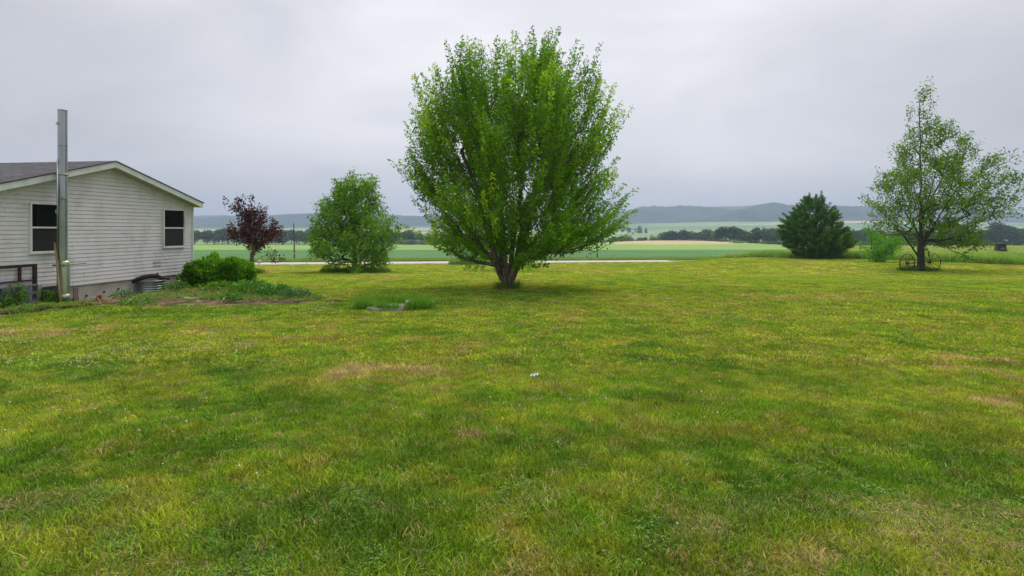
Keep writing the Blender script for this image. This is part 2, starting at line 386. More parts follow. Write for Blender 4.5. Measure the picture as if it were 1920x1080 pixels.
class Skel:
    def __init__(s, nodes, par): s.P = [np.array(p, float) for p in nodes]; s.par = list(par); s.len = [0.0]*len(nodes)
    def grow(s, targets, step=.35, wlen=.25, curl=.35, lift=.15, rg=rng, minz=0):
        tips = []
        for i in range(len(s.P)): s.len[i] = 0 if s.par[i] < 0 else s.len[s.par[i]] + np.linalg.norm(s.P[i]-s.P[s.par[i]])
        A = np.zeros((len(s.P)+len(targets)*14, 3)); A[:len(s.P)] = s.P; n = len(s.P)
        Ln = np.zeros(len(A)); Ln[:n] = s.len
        for T in targets:
            d = np.linalg.norm(A[:n]-T, axis=1)
            below = np.maximum(0, A[:n, 2]-T[2]+.05)          # prefer to grow upward / outward
            j = int(np.argmin(d + wlen*Ln[:n] + 1.2*below + 4*(A[:n, 2] < minz)))
            B = A[j].copy(); dd = T-B; dist = np.linalg.norm(dd)
            k = max(1, min(12, int(dist/step)))
            pj = s.par[j]; t0 = unit(B-s.P[pj]) if pj >= 0 else np.array([0, 0, 1.])
            prev = j
            for q in range(1, k+1):
                u = q/k
                p = B + dd*u + (t0*dist*curl*u*(1-u)) + np.array([0, 0, -lift])*dist*u*(1-u)
                if q < k: p = p + rg.normal(size=3)*.02*dist
                s.P.append(p); s.par.append(prev); A[n] = p; Ln[n] = Ln[prev]+dist/k; s.len.append(Ln[n]); prev = n; n += 1
            tips.append(prev)
        return tips
    def radii(s, rt=.008, rmax=None, ex=2.3):
        n = len(s.P); ch = np.zeros(n); acc = np.zeros(n)
        for i in range(n-1, -1, -1):
            r = max(rt, acc[i]**(1/ex)) if acc[i] > 0 else rt
            ch[i] = r
            if s.par[i] >= 0: acc[s.par[i]] += r**ex
        if rmax: ch = np.maximum(rt*.8, ch*(rmax/ch[0]))
        return ch
    def mesh(s, name, m, parent, R, minr=0, sides=6, off=0, flare=None):
        P = np.array(s.P); par = np.array(s.par); n = len(P)
        T = np.zeros((n, 3)); 
        for i in range(n): T[i] = P[i]-P[par[i]] if par[i] >= 0 else np.array([0, 0, 1.])
        T = unit(T); ref = np.tile(np.array([.31, .77, .11]), (n, 1)); U = unit(np.cross(T, ref)); Wv = np.cross(T, U)
        an = np.arange(sides)*2*math.pi/sides; cs = np.cos(an); sn = np.sin(an)
        RR = R.copy()
        if flare is not None: RR = RR*(1+flare(P[:, 2]))
        ring = P[:, None, :] + RR[:, None, None]*(U[:, None, :]*cs[None, :, None] + Wv[:, None, :]*sn[None, :, None])
        keep = np.where((par >= 0) & (R >= minr))[0]
        # a child starts with a ring at its parent's centre, its own orientation and radius
        nb = len(keep); pk = par[keep]
        first = np.ones(nb, bool)
        r0 = np.minimum(RR[pk], RR[keep]*1.25)
        ring0 = P[pk][:, None, :] + r0[:, None, None]*(U[keep][:, None, :]*cs[None, :, None] + Wv[keep][:, None, :]*sn[None, :, None])
        ring1 = ring[keep]
        V = np.concatenate([ring0, ring1], 1).reshape(-1, 3)
        b = (np.arange(nb)*2*sides)[:, None]; k = np.arange(sides); k2 = (k+1) % sides
        Fa = np.stack([b+k, b+k2, b+sides+k2, b+sides+k], -1).reshape(-1, 4)
        return mesh_np(name, V, Fa, m, parent, smooth=True)

def env_targets(rows, n, base, pxm, Y, bias=.45, rg=rng, depth=1.0, zpow=1.0):
    """rows: (row, left px, right px) outline in the photograph; returns local points inside a round crown"""
    rows = sorted(rows); r = np.array([q[0] for q in rows], float); l = np.array([q[1] for q in rows], float); rr = np.array([q[2] for q in rows], float)
    bx, by = base
    wid = (rr-l); rs = np.linspace(r[0], r[-1], 300); w = np.interp(rs, r, wid)**1.5+60; cw = np.cumsum(w)/w.sum()
    row = np.interp(rg.random(n), cw, rs); L_ = np.interp(row, r, l); R_ = np.interp(row, r, rr)
    th = rg.random(n)*2*math.pi; rad = rg.random(n)**bias
    c = (L_+R_)/2; h = (R_-L_)/2
    x = (c + h*rad*np.cos(th) - bx)/pxm; y = h*rad*np.sin(th)*depth/pxm
    z = (by-row)/pxm
    return np.stack([x, y, z], 1), rad

def leafy_tree(name, label, cat, base_px, Y, rows, n_t, leaves, lsize, cols, bark, stems, trunk_r, shoot=.6, up=.35, spread=.12, droop=.1,
               bias=.45, seed=1, wlen=.25, group=None, tipbright=None, curl=.35, lift=.15, sort='dist', aim=.25, minr=0, extra=None, lw=.62, rt=.008, flare=None, young=.12, clump=0.0, ex=2.3, per=5, cl_r=.22, minz=0, inset=0, djit=.22):
    rg = np.random.default_rng(seed); pxm = F/Y
    rows = [(q[0]+inset*.8 if i < len(rows)/2 else q[0], min(q[1]+inset, (q[1]+q[2])/2-2), max(q[2]-inset, (q[1]+q[2])/2+2)) for i, q in enumerate(sorted(rows))]
    bx, by = base_px; loc = gp(bx, Y)
    by_eff = HOR + (EYE - loc.z)*pxm
    e = empty(name, loc, label, cat, group)
    if per > 1:
        C_, rC = env_targets(rows, max(4, n_t//per), (bx, by_eff), pxm, Y, bias, rg); ci = rg.integers(0, len(C_), n_t)
        T = C_[ci] + rg.normal(size=(n_t, 3))*cl_r*np.array([1, 1, .8]); rad = rC[ci]; cvar = rg.random(len(C_))[ci]
    else: T, rad = env_targets(rows, n_t, (bx, by_eff), pxm, Y, bias, rg); cvar = rg.random(n_t)
    if extra is not None: T = np.vstack([T, extra]); rad = np.concatenate([rad, np.ones(len(extra))]); cvar = np.concatenate([cvar, rg.random(len(extra))])
    nodes, par = stems
    sk = Skel(nodes, par)
    root = np.array(nodes[0]); order = np.argsort(np.linalg.norm(T-root, axis=1) + 0*T[:, 2])
    T = T[order]; rad = rad[order]; cvar = cvar[order]
    sk.grow(T, wlen=wlen, curl=curl, lift=lift, rg=rg, step=.35*max(1, 20/pxm), minz=minz)
    # outward-upward leafy shoots from every target
    zc = np.median(T[:, 2])*aim; C = np.array([np.mean(T[:, 0])*.5, 0, zc])
    D = unit(T-C) + np.array([0, 0, up]) + rg.normal(size=T.shape)*djit; D = unit(D)
    Ls = shoot*(.55+.9*rg.random(len(T)))*(.6+.55*rad)
    R = sk.radii(rt=rt, rmax=None, ex=ex)
    R = np.maximum(R, 0); sc = trunk_r/R[0]; R = np.where(R > rt*1.5, rt + (R-rt)*((trunk_r-rt)/(R[0]-rt)), R)
    n0 = len(sk.P)
    # shoots added as thin twigs
    tipidx = [int(np.argmin(np.linalg.norm(np.array(sk.P)-t, axis=1))) for t in T]
    for i, t in enumerate(tipidx):
        sk.P.append(T[i]+D[i]*Ls[i]*.5); sk.par.append(t); sk.len.append(0)
        sk.P.append(T[i]+D[i]*Ls[i]*.95 + np.array([0, 0, .04])); sk.par.append(len(sk.P)-2); sk.len.append(0)
    R2 = np.concatenate([R, np.tile([rt*.8, rt*.5], len(T))])
    sk.mesh('trunk', bark, e, R2, minr=minr, flare=flare)
    m = leaves; k = rg.random((len(T), m)); u = k**.8
    base = T[:, None, :] + D[:, None, :]*(Ls[:, None]*(u*1.1-.12))[..., None]
    thick = spread*(1.1-.55*u)[..., None]
    off = rg.normal(size=base.shape)*thick
    P = (base+off).reshape(-1, 3)
    LD = (unit(off)*1.0 + D[:, None, :]*.7 + rg.normal(size=off.shape)*.45).reshape(-1, 3); LD[:, 2] -= droop
    dens = np.repeat(1-clump*rg.random(len(T)), m); keep = rg.random(len(P)) < dens
    P = P[keep]; LD = LD[keep]
    sz = lsize*(.6+.7*rg.random(len(P)))
    c0 = np.array(cols[0]); c1 = np.array(cols[1]); q = np.clip(rg.normal(.5, .28, len(T)), 0, 1)
    q = np.clip(np.repeat(q*.35+cvar*.5, m)[keep]+rg.random(len(P))*.3-.07, 0, 1)
    C_ = c0+(c1-c0)*q[:, None]
    if tipbright is not None:                                            # fresh growth at some shoot ends
        yb = (cvar+.35*rg.random(len(T)) > 1.18-young)*(rad > .7)
        w = (np.repeat(yb, m)*sm(.55, .95, u.ravel()))[keep]
        C_ = C_+(np.array(tipbright)-C_)*w[:, None]
    V, Fa, cc = leaf_quads(P, LD, sz, sz*lw, C_, droop=.15, rg=rg)
    mesh_np('crown', V, Fa, M_leaf, e, cols=cc)
    return e

M_leaf = leafmat('leaf', .36, gloss=.014)
M_needle = leafmat('needle', .14, gloss=.012)
M_bark = pbr('grey_brown_bark', (.24, .185, .135), .95, c2=(.07, .055, .042), scale=4, stretch=(5, 5, .6), bump=1.0, bscale=12)
M_bark2 = pbr('dark_bark', (.075, .062, .05), .95, c2=(.03, .027, .022), scale=5, stretch=(3, 3, .6), bump=1.0, bscale=12)

# --- the big maple
def stems_vase(n, h, spr, seed, hub=.35, sub=4):
    rg = np.random.default_rng(seed); nodes = [(0, 0, -.15), (0, 0, hub)]; par = [-1, 0]
    for k in range(n):
        a = k*2*math.pi/n + rg.normal()*.25; p = 1; s = spr*(.6+.8*rg.random()); hh = h*(.85+.3*rg.random())
        for q in range(1, sub+1):
            u = q/sub; r = s*(u**1.15)
            nodes.append((math.cos(a)*r, math.sin(a)*r, hub+hh*u)); par.append(p); p = len(nodes)-1
    return nodes, par
MAPLE = [(126, 1000, 1052), (140, 925, 1076), (156, 882, 1092), (174, 850, 1106), (193, 826, 1114), (214, 810, 1122), (235, 800, 1128), (270, 796, 1132), (305, 794, 1126), (340, 790, 1122),
         (370, 800, 1138), (400, 805, 1138), (425, 812, 1130), (448, 818, 1122), (468, 830, 1108), (484, 846, 1080)]
nodes = [(0, 0, -.2), (0, 0, .18)]; par = [-1, 0]
for (x, y, h, n) in [(-.44, .0, 1.15, 3), (-.60, -.1, 2.4, 0), (-.20, .28, 1.5, 0), (-.08, -.20, 1.3, 0), (.22, .12, 1.6, 0), (.46, -.06, 1.2, 0), (.58, .2, 2.3, 0)]:
    p = 1
    for q in (.3, .6, 1.0):
        nodes.append((x*(.35+.65*q)*1.0, y*(.3+.7*q), .18+(h-.18)*q)); par.append(p); p = len(nodes)-1
    for q in (1.6, 2.4, 3.2):
        nodes.append((x*(1+(q-1)*.75)+.03*math.sin(q*5+x*9), y*(1+(q-1)*.9), h+(q-1)*1.15)); par.append(p); p = len(nodes)-1
leafy_tree('maple_tree', 'tall round bright green maple with several stems, largest tree in the middle of the lawn', 'tree', (950, 541), 20.5, MAPLE,
           2000, 74, .094, ((.070, .20, .004), (.25, .52, .009)), M_bark, (nodes, par), .31, djit=.10, shoot=1.12, up=.55, spread=.050, droop=.15, bias=.43, per=5, cl_r=.19, minz=.8, ex=2.2, inset=8, seed=5,
           wlen=.12, tipbright=(.42, .62, .02), aim=.30, young=.3, curl=.3, flare=lambda z: .45*np.exp(-np.maximum(z, 0)/.25))

# --- the smaller trees
def single_stem(h, lean=(0, 0), n=6, wob=.03, seed=0):
    rg = np.random.default_rng(seed); nodes = [(0, 0, -.2)]; par = [-1]
    for k in range(1, n+1):
        u = k/n; nodes.append((lean[0]*u+rg.normal()*wob, lean[1]*u+rg.normal()*wob, h*u)); par.append(k-1)
    return nodes, par
ROUND = [(335, 660, 712), (350, 640, 720), (365, 620, 724), (385, 596, 724), (405, 592, 726), (425, 585, 735), (445, 578, 742), (460, 576, 742), (478, 585, 735), (492, 600, 722), (500, 640, 700)]
nodes, par = single_stem(1.0, (.02, 0), 3)
for (x, y, h) in [(-.75, .1, 2.4), (-.2, -.2, 3.2), (.25, .2, 3.6), (.8, -.1, 2.6)]:
    p = 3
    for q in (.25, .5, .75, 1): nodes.append((x*q, y*q, 1.0+(h-1)*q)); par.append(p); p = len(nodes)-1
leafy_tree('round_tree', 'mid green round tree with drooping lower branches standing left of the big maple', 'tree', (665, 512), 39, ROUND,
           560, 50, .16, ((.075, .20, .006), (.20, .40, .012)), M_bark2, (nodes, par), .22, shoot=.75, up=.05, spread=.16, droop=.7, bias=.42, per=5, cl_r=.28, inset=11, seed=11, wlen=.15, clump=.35, rt=.011, young=.1, tipbright=(.2, .38, .05))
MAR = [(374, 448, 482), (386, 434, 512), (400, 438, 500), (412, 432, 512), (422, 420, 520), (432, 418, 530), (445, 432, 532), (458, 448, 524), (470, 460, 506)]
leafy_tree('purple_tree', 'small maroon purple leaved tree standing behind the clipped shrub by the house', 'tree', (471, 518), 36, MAR,
           135, 50, .14, ((.036, .009, .013), (.11, .024, .032)), M_bark, single_stem(1.4, (.05, 0), 4), .13, shoot=.55, up=.12, spread=.13, droop=.15, bias=.5, per=5, cl_r=.22, inset=12, seed=21, wlen=.25, clump=.4, rt=.012,
           extra=np.array([[1.25, -.2, 1.05], [1.0, -.1, 1.2], [1.45, -.2, .95]]))
OPEN = [(168, 1724, 1744), (184, 1712, 1756), (206, 1710, 1758), (226, 1708, 1766), (246, 1692, 1790), (262, 1682, 1850), (285, 1665, 1862), (305, 1650, 1868), (330, 1636, 1874), (350, 1626, 1876),
        (375, 1632, 1874), (400, 1632, 1870), (420, 1640, 1856), (440, 1660, 1846), (458, 1695, 1830), (475, 1740, 1805)]
nodes, par = single_stem(11.9, (-.05, 0), 16, .05, 5)
for i0, x, y, h in [(5, 4.1, .4, 9.9), (2, 3.3, .4, 8.4), (2, 2.6, -1.2, 7.0), (3, -2.6, .4, 6.2), (4, -1.8, -.8, 7.4), (4, 2.2, .9, 8.4), (1, -2.9, .3, 4.4)]:
    p = i0; b = np.array(nodes[i0])
    for q in (.2, .4, .6, .8, 1): v = b+(np.array([x, y, h])-b)*q; v[2] += .35*math.sin(q*3.1); nodes.append(tuple(v)); par.append(p); p = len(nodes)-1
leafy_tree('open_tree', 'tall airy tree with a pointed top and rusty wheels leaning at its trunk', 'tree', (1727, 514), 40, OPEN,
           1150, 34, .155, ((.075, .18, .008), (.19, .35, .014)), M_bark2, (nodes, par), .225, inset=11, shoot=.7, up=.15, spread=.15, droop=.2, bias=.62, per=5, cl_r=.24, minz=2.2, seed=31, wlen=.05, clump=.8, rt=.010, ex=2.0,
           extra=np.array([[5.6, .3, 3.9], [6.2, .2, 3.8], [6.9, .2, 4.0], [7.1, .3, 3.7], [4.9, .2, 3.9], [2.6, -.4, 1.15], [2.9, -.3, 1.0], [2.2, -.3, 1.3]]), flare=lambda z: .5*np.exp(-np.maximum(z, 0)/.3))
SAP = [(434, 1650, 1662), (445, 1622, 1668), (458, 1614, 1674), (470, 1620, 1676), (480, 1626, 1668), (488, 1632, 1660)]
leafy_tree('sapling', 'small bright green sapling between the dark pine and the tall open tree', 'tree', (1642, 491), 51, SAP,
           95, 34, .19, ((.09, .27, .01), (.16, .42, .015)), M_bark2, single_stem(.8, (0, 0), 3), .06, shoot=.5, up=.3, spread=.2, bias=.6, seed=41, clump=.3, rt=.012)
leafy_tree('seedling', 'thin young seedling at the edge of the tall grass right of the wheels', 'tree', (1811, 496), 47, [(483, 1808, 1815), (490, 1808, 1814)],
           5, 16, .11, ((.05, .13, .03), (.08, .18, .04)), M_bark2, single_stem(.25, (0, 0), 2), .018, shoot=.2, spread=.07, seed=43)
WEEP = [(440, 905, 985), (452, 890, 1005), (466, 882, 1015), (480, 882, 1010), (486, 888, 1000)]
leafy_tree('weeping_tree', 'pale green weeping tree glimpsed low behind the stems of the big maple', 'tree', (962, 508), 43, WEEP,
           130, 40, .13, ((.11, .26, .015), (.18, .36, .03)), M_bark2, single_stem(2.2, (0, 0), 5), .12, shoot=.9, up=-1.6, spread=.08, droop=1.0, bias=.35, seed=51, rt=.010, aim=1.4)

# --- the pine: needle tufts on upswept branches
def pine(name, label, base_px, Y, rows, seed):
    rg = np.random.default_rng(seed); pxm = F/Y; bx, by = base_px; loc = gp(bx, Y); bye = HOR+(EYE-loc.z)*pxm
    e = empty(name, loc, label, 'tree')
    T, rad = env_targets(rows, 760, (bx, bye), pxm, Y, .35, rg)
    sp = np.array([[-.75, .1, 6.35], [-.6, -.2, 5.9], [.0, 0, 6.7], [-.62, .1, 6.9], [.42, -.1, 6.55], [.45, -.1, 6.9], [1.5, .2, 5.4], [-2.1, .1, 4.9], [1.95, 0, 5.0], [-2.6, .1, 3.6], [2.9, 0, 3.4]])*np.array([1, 1, .93])
    T = np.vstack([T, sp, sp*[1, 1, .95]]); rad = np.concatenate([rad, np.ones(2*len(sp))])
    sk = Skel(*single_stem(5.8, (0, 0), 12)); o = np.argsort(np.linalg.norm(T, axis=1)); T = T[o]; rad = rad[o]
    sk.grow(T, wlen=.1, curl=.1, lift=.3, rg=rg, step=1.0)
    R = sk.radii(rt=.012); R = np.where(R > .018, .012+(R-.012)*(.19/(R[0])), R)
    sk.mesh('trunk', M_bark2, e, R)
    D = unit(T*[1, 1, .25]+np.array([0, 0, .7])+rg.normal(size=T.shape)*.4)
    m = 120; u = rg.random((len(T), m)); Ls = .75*(.6+.7*rg.random(len(T)))
    P = (T[:, None]+D[:, None]*(Ls[:, None]*(u-.2))[..., None]+rg.normal(size=(len(T), m, 3))*(.10*(1.15-u))[..., None]).reshape(-1, 3)
    LD = (np.repeat(D, m, 0)*.9+rg.normal(size=P.shape)*.65)
    q = np.clip(np.repeat(rg.normal(.45, .3, len(T)), m)*.6+.4*u.ravel(), 0, 1)[:, None]
    c = np.array([.025, .085, .012])+(np.array([.125, .27, .035])-np.array([.025, .085, .012]))*q
    c = c*np.repeat(np.where(rg.random(len(T)) < .06, 1.7, 1), m)[:, None]
    V, Fa, cc = leaf_quads(P, LD, .13+.12*rg.random(len(P)), np.full(len(P), .042), c, rg=rg)
    mesh_np('crown', V, Fa, M_needle, e, cols=cc)
pine('pine_tree', 'dense dark green bushy pine with spiky tips at the right edge of the lawn', (1530, 488), 60,
     [(377, 1512, 1538), (392, 1500, 1552), (408, 1482, 1566), (422, 1474, 1572), (440, 1470, 1580), (452, 1472, 1592), (464, 1482, 1586), (476, 1494, 1572), (486, 1506, 1556)], 61)

# --- clipped evergreen shrub at the house corner
def shrub(name, label, c, size, n, cols, lsz, seed, cat='shrub', group=None, flat=.5):
    rg = np.random.default_rng(seed); e = empty(name, (c[0], c[1], g(c[0], c[1])), label, cat, group)
    v = unit(rg.normal(size=(n, 3))); v[:, 2] = np.abs(v[:, 2])*1.0
    lump = 1+.32*(fbm(v[:, 0]*3+seed, v[:, 1]*3+v[:, 2]*2, seed, 3)-.5)*2
    r = (rg.random(n)**.16)*lump; sq = lambda a: np.sign(a)*np.abs(a)**flat
    P = np.stack([sq(v[:, 0])*r*size[0], sq(v[:, 1])*r*size[1], np.abs(v[:, 2])**.62*r*size[2]], 1)
    P[:, 2] *= 1-.14*np.clip(P[:, 0]/size[0], -1, 1)*0
    LD = unit(P*[1, 1, .5])+np.array([0, 0, .55])+rg.normal(size=P.shape)*.5
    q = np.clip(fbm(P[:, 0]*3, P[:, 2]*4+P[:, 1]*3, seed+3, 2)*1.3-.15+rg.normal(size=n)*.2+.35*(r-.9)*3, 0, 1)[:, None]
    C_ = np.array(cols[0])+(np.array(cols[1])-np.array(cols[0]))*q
    V, Fa, cc = leaf_quads(P, LD, lsz*(.6+.8*rg.random(n)), lsz*.5*np.ones(n), C_, rg=rg)
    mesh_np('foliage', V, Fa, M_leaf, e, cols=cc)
    b = MB()
    for k in range(9):
        a = k*.7; b.tube([(0, 0, -.1), (math.cos(a)*size[0]*.3, math.sin(a)*size[1]*.3, size[2]*.4), (math.cos(a)*size[0]*.7, math.sin(a)*size[1]*.7, size[2]*.75)], [.03, .022, .01], 6)
    b.build('stem', M_bark2, e)
    return e
SH = gp(409, 18.9)
shrub('clipped_shrub', 'dense dark green clipped evergreen shrub at the corner of the house', (SH.x+.03, SH.y+.1), (.94, .9, 1.16), 19000, ((.025, .11, .006), (.16, .38, .012)), .095, 71)

# ------------------------------------------------------------------ house
C0 = np.array([-10.97, 19.5]); dv = np.array([-.1385, -.9904]); nv = np.array([.9904, -.1385])
HW = 3.46; RZ0 = 1.92+EYE; SL = .276; SB = -1.5+EYE            # ridge height (world), slope, siding bottom
def H(s, off, z): p = C0 + dv*s + nv*off; return Vector((p[0], p[1], z))
HR = Matrix(((dv[0], nv[0], 0), (dv[1], nv[1], 0), (0, 0, 1)))   # local x = along wall, y = outward, z = up
def hbox(mb, s, off, z, ds, do, dz, bev=0): return mb.box(H(s, off, z), (ds, do, dz), HR, bev)
M_vinyl = pbr('weathered_vinyl', (.70, .68, .69), .65, c2=(.58, .555, .54), scale=1.6, stretch=(1.5, 1.5, .7), lo=.45, hi=.75, bump=.15, bscale=40)
def vinyl_dirt(m):
    t = m.node_tree; p = t.nodes['Principled BSDF']; lk = p.inputs['Base Color'].links[0].from_socket
    ge = N(t, 'ShaderNodeNewGeometry'); n = N(t, 'ShaderNodeTexNoise'); n.inputs['Scale'].default_value = 2.2; n.inputs['Detail'].default_value = 8; n.inputs['Roughness'].default_value = .75
    mpn = N(t, 'ShaderNodeMapping'); mpn.inputs['Scale'].default_value = (1, .8, 2.2); t.links.new(ge.outputs['Position'], mpn.inputs[0]); t.links.new(mpn.outputs[0], n.inputs['Vector'])
    r = N(t, 'ShaderNodeMapRange'); r.inputs['From Min'].default_value = .53; r.inputs['From Max'].default_value = .8; r.inputs['To Max'].default_value = .42
    t.links.new(n.outputs['Fac'], r.inputs['Value']); x = N(t, 'ShaderNodeMix', data_type='RGBA'); x.inputs[7].default_value = (.15, .145, .12, 1)
    t.links.new(lk, x.inputs[6]); t.links.new(r.outputs[0], x.inputs['Factor']); t.links.new(x.outputs[2], p.inputs['Base Color'])
vinyl_dirt(M_vinyl)
M_trim = pbr('white_trim', (.66, .69, .66), .5, c2=(.50, .55, .47), scale=3, lo=.45, hi=.75)
M_soffit = pbr('soffit', (.50, .50, .46), .7, c2=(.38, .40, .28), scale=4, stretch=(1, 14, 1))
M_conc = pbr('pale_concrete', (.52, .475, .44), .95, c2=(.38, .34, .31), scale=3, bump=.4, bscale=25)
M_glass = pbr('dark_glass', (.006, .007, .008), .04, spec=.5); M_screen = pbr('window_screen', (.018, .017, .02), .55, spec=.25, c2=(.028, .026, .03), scale=9)
def shingle_mat():
    m = mat('asphalt_shingles'); t = m.node_tree; p = t.nodes['Principled BSDF']; p.inputs['Roughness'].default_value = .95
    tcn = N(t, 'ShaderNodeUVMap'); b = N(t, 'ShaderNodeTexBrick'); b.inputs['Scale'].default_value = 1; b.inputs['Brick Width'].default_value = .33; b.inputs['Row Height'].default_value = .14
    b.inputs['Mortar Size'].default_value = .012; b.inputs['Color1'].default_value = (.042, .041, .046, 1); b.inputs['Color2'].default_value = (.10, .096, .105, 1); b.inputs['Mortar'].default_value = (.03, .027, .033, 1); b.inputs['Bias'].default_value = -.2
    n = N(t, 'ShaderNodeTexNoise'); n.inputs['Scale'].default_value = 9; n.inputs['Detail'].default_value = 6
    r = N(t, 'ShaderNodeMapRange'); r.inputs['From Min'].default_value = .3; r.inputs['From Max'].default_value = .7; r.inputs['To Min'].default_value = .6; r.inputs['To Max'].default_value = 1.4
    v = N(t, 'ShaderNodeVectorMath', operation='SCALE'); t.links.new(tcn.outputs[0], b.inputs['Vector']); t.links.new(tcn.outputs[0], n.inputs['Vector'])
    t.links.new(n.outputs['Fac'], r.inputs[0]); t.links.new(b.outputs['Color'], v.inputs[0]); t.links.new(r.outputs[0], v.inputs['Scale']); t.links.new(v.outputs[0], p.inputs['Base Color'])
    return m
house = empty('house', (C0[0]+dv[0]*HW, C0[1]+dv[1]*HW, g(-11.4, 16)), 'single storey house with grey lap siding, white trim and a dark shingle roof', 'house')
hl = house.location.copy()
def hb(mb, name, m, parent=house):
    o = mb.build(name, m, None); o.parent = parent
    o.matrix_parent_inverse = Matrix.Translation(-hl)
    return o
def ridge_z(s): return RZ0 - .17 - SL*abs(s-HW)
# lap siding: every course is its own sloped strip, cut along the rake
b = MB(); CH = .105; z = SB; k = 0
while z < RZ0-.2:
    z1 = z+CH
    def smax(zz): return HW - max(0, (RZ0-.17-zz)/SL) if zz > ridge_z(0) else 0
    a0, a1 = smax(z), smax(z1); e0, e1 = 2*HW-a0, 2*HW-a1
    if z1 > RZ0-.17: a1 = e1 = HW
    gz = .017; fr_ = gz/CH; ag = a0+(a1-a0)*fr_; eg = e0+(e1-e0)*fr_
    b.poly([H(ag, .026, z+gz), H(eg, .026, z+gz), H(e1, .018, z1), H(a1, .018, z1)])
    b.poly([H(ag, .026, z+gz), H(ag, .008, z+gz), H(eg, .008, z+gz), H(eg, .026, z+gz)])
    b.poly([H(a0, .008, z), H(e0, .008, z), H(eg, .008, z+gz), H(ag, .008, z+gz)])
    b.poly([H(a0, .018, z), H(a0, .008, z), H(e0, .008, z), H(e0, .018, z)])
    z = z1; k += 1
# staggered joints between siding boards
for s_, z_ in [(2.9, SB+.5), (4.55, SB+.02), (4.55, SB+.96), (4.2, SB+.23), (4.55, SB+.55), (1.9, SB+1.5), (6.3, SB+1.9)]:
    hbox(b, s_, .014, z_+CH/2, .006, .028, CH*.9)
hb(b, 'siding', M_vinyl)
LEN = 15.0
b = MB()                                                       # the other walls
for s_ in (0.0, 2*HW): b.poly([H(s_, 0, SB), H(s_, -LEN, SB), H(s_, -LEN, ridge_z(s_)), H(s_, 0, ridge_z(s_))])
b.poly([H(0, -LEN, SB), H(2*HW, -LEN, SB), H(2*HW, -LEN, ridge_z(0)), H(HW, -LEN, ridge_z(HW)), H(0, -LEN, ridge_z(0))])
hb(b, 'wall', M_vinyl)
b = MB(); hbox(b, HW, -LEN/2-.03, SB-.5, 2*HW-.06, LEN, 1.0); hb(b, 'foundation', M_conc)
for s_ in (-.006, 2*HW+.006): b = MB(); hbox(b, s_, .018, (SB+ridge_z(0))/2, .05, .06, ridge_z(0)-SB-.02); hb(b, 'corner_trim', M_trim)
EV = .17; OH = .30
def rp(s, off, dz): return H(s, off, RZ0 - SL*abs(s-HW) + dz)
b = MB()
for sg in (-1, 1):
    s1 = HW+sg*(HW+EV)
    for (o0, o1) in [(OH-.022, OH)]:
        q = [rp(HW, o1, -.015), rp(s1, o1, -.015), rp(s1, o1, -.175), rp(HW, o1, -.175)]; q2 = [rp(HW, o0, -.015), rp(s1, o0, -.015), rp(s1, o0, -.175), rp(HW, o0, -.175)]
        b.poly(q); b.poly(q2[::-1])
        for i in range(4): b.poly([q[i], q2[i], q2[(i+1) % 4], q[(i+1) % 4]])
    b.poly([rp(s1, OH-.022, -.015), rp(s1, -LEN, -.015), rp(s1, -LEN, -.16), rp(s1, OH-.022, -.16)])
hb(b, 'fascia', M_trim)
b = MB()
for sg in (-1, 1):
    s1 = HW+sg*(HW+EV-.003)
    b.poly([rp(HW, OH-.024, -.165), rp(s1, OH-.024, -.165), rp(s1, .0, -.165), rp(HW, .0, -.165)])
    b.poly([rp(HW+sg*(HW-.02), 0, -.166), rp(s1, 0, -.166), rp(s1, -LEN, -.166), rp(HW+sg*(HW-.02), -LEN, -.166)])
hb(b, 'soffit', M_soffit)
b = MB(); uvs = b.bm.loops.layers.uv.new('UVMap')
for sg in (-1, 1):
    s1 = HW+sg*(HW+EV+.03)
    top = [rp(HW, OH+.02, .012), rp(s1, OH+.02, .012), rp(s1, -LEN, .012), rp(HW, -LEN, .012)]; bot = [v-Vector((0, 0, .025)) for v in top]
    for pts in (top, bot[::-1]):
        f = b.bm.faces.new([b.bm.verts.new(v) for v in pts])
        for lp in f.loops:
            rel = lp.vert.co; sx = (rel.x-C0[0])*nv[0]+(rel.y-C0[1])*nv[1]; sy = (rel.x-C0[0])*dv[0]+(rel.y-C0[1])*dv[1]; lp[uvs].uv = (sx, sy)
    b.poly([top[0], top[1], bot[1], bot[0]]); b.poly([top[1], top[2], bot[2], bot[1]]); b.poly([top[2], top[3], bot[3], bot[2]])
hb(b, 'roof', shingle_mat())
def window(s0, s1, z0, z1, label=None):
    fr = MB(); t = .043; zc = (z0+z1)/2; sc = (s0+s1)/2; w = s1-s0
    hbox(fr, sc, .040, z1-t/2, w, .08, t, .006); hbox(fr, sc, .035, z0+t/2, w+.02, .085, t, .006)
    hbox(fr, s0+t/2, .039, zc, t, .076, z1-z0-2*t-.002); hbox(fr, s1-t/2, .039, zc, t, .076, z1-z0-2*t-.002)
    o = hb(fr, 'window', M_trim)
    sa = MB(); zm = zc+.02; hbox(sa, sc, .046, zm, w-2*t-.002, .045, .045); hbox(sa, s0+t+.012, .044, (zm+z0+t)/2-.012, .022, .03, zm-z0-t-.03); hbox(sa, s1-t-.012, .044, (zm+z0+t)/2-.012, .022, .03, zm-z0-t-.03)
    hbox(sa, sc, .044, z0+t+.014, w-2*t-.05, .03, .022)
    def sub(mb, nm, m):
        q = mb.build(nm, m, None); q.parent = o; return q
    sub(sa, 'sash', M_trim)
    p = MB(); hbox(p, sc, .038, (zm+z1-t)/2+.01, w-2*t, .006, z1-t-zm-.026); sub(p, 'pane', M_glass)
    p = MB(); hbox(p, sc, .038, (zm+z0+t)/2, w-2*t-.048, .006, zm-z0-t-.05); sub(p, 'screen', M_screen)
    return o
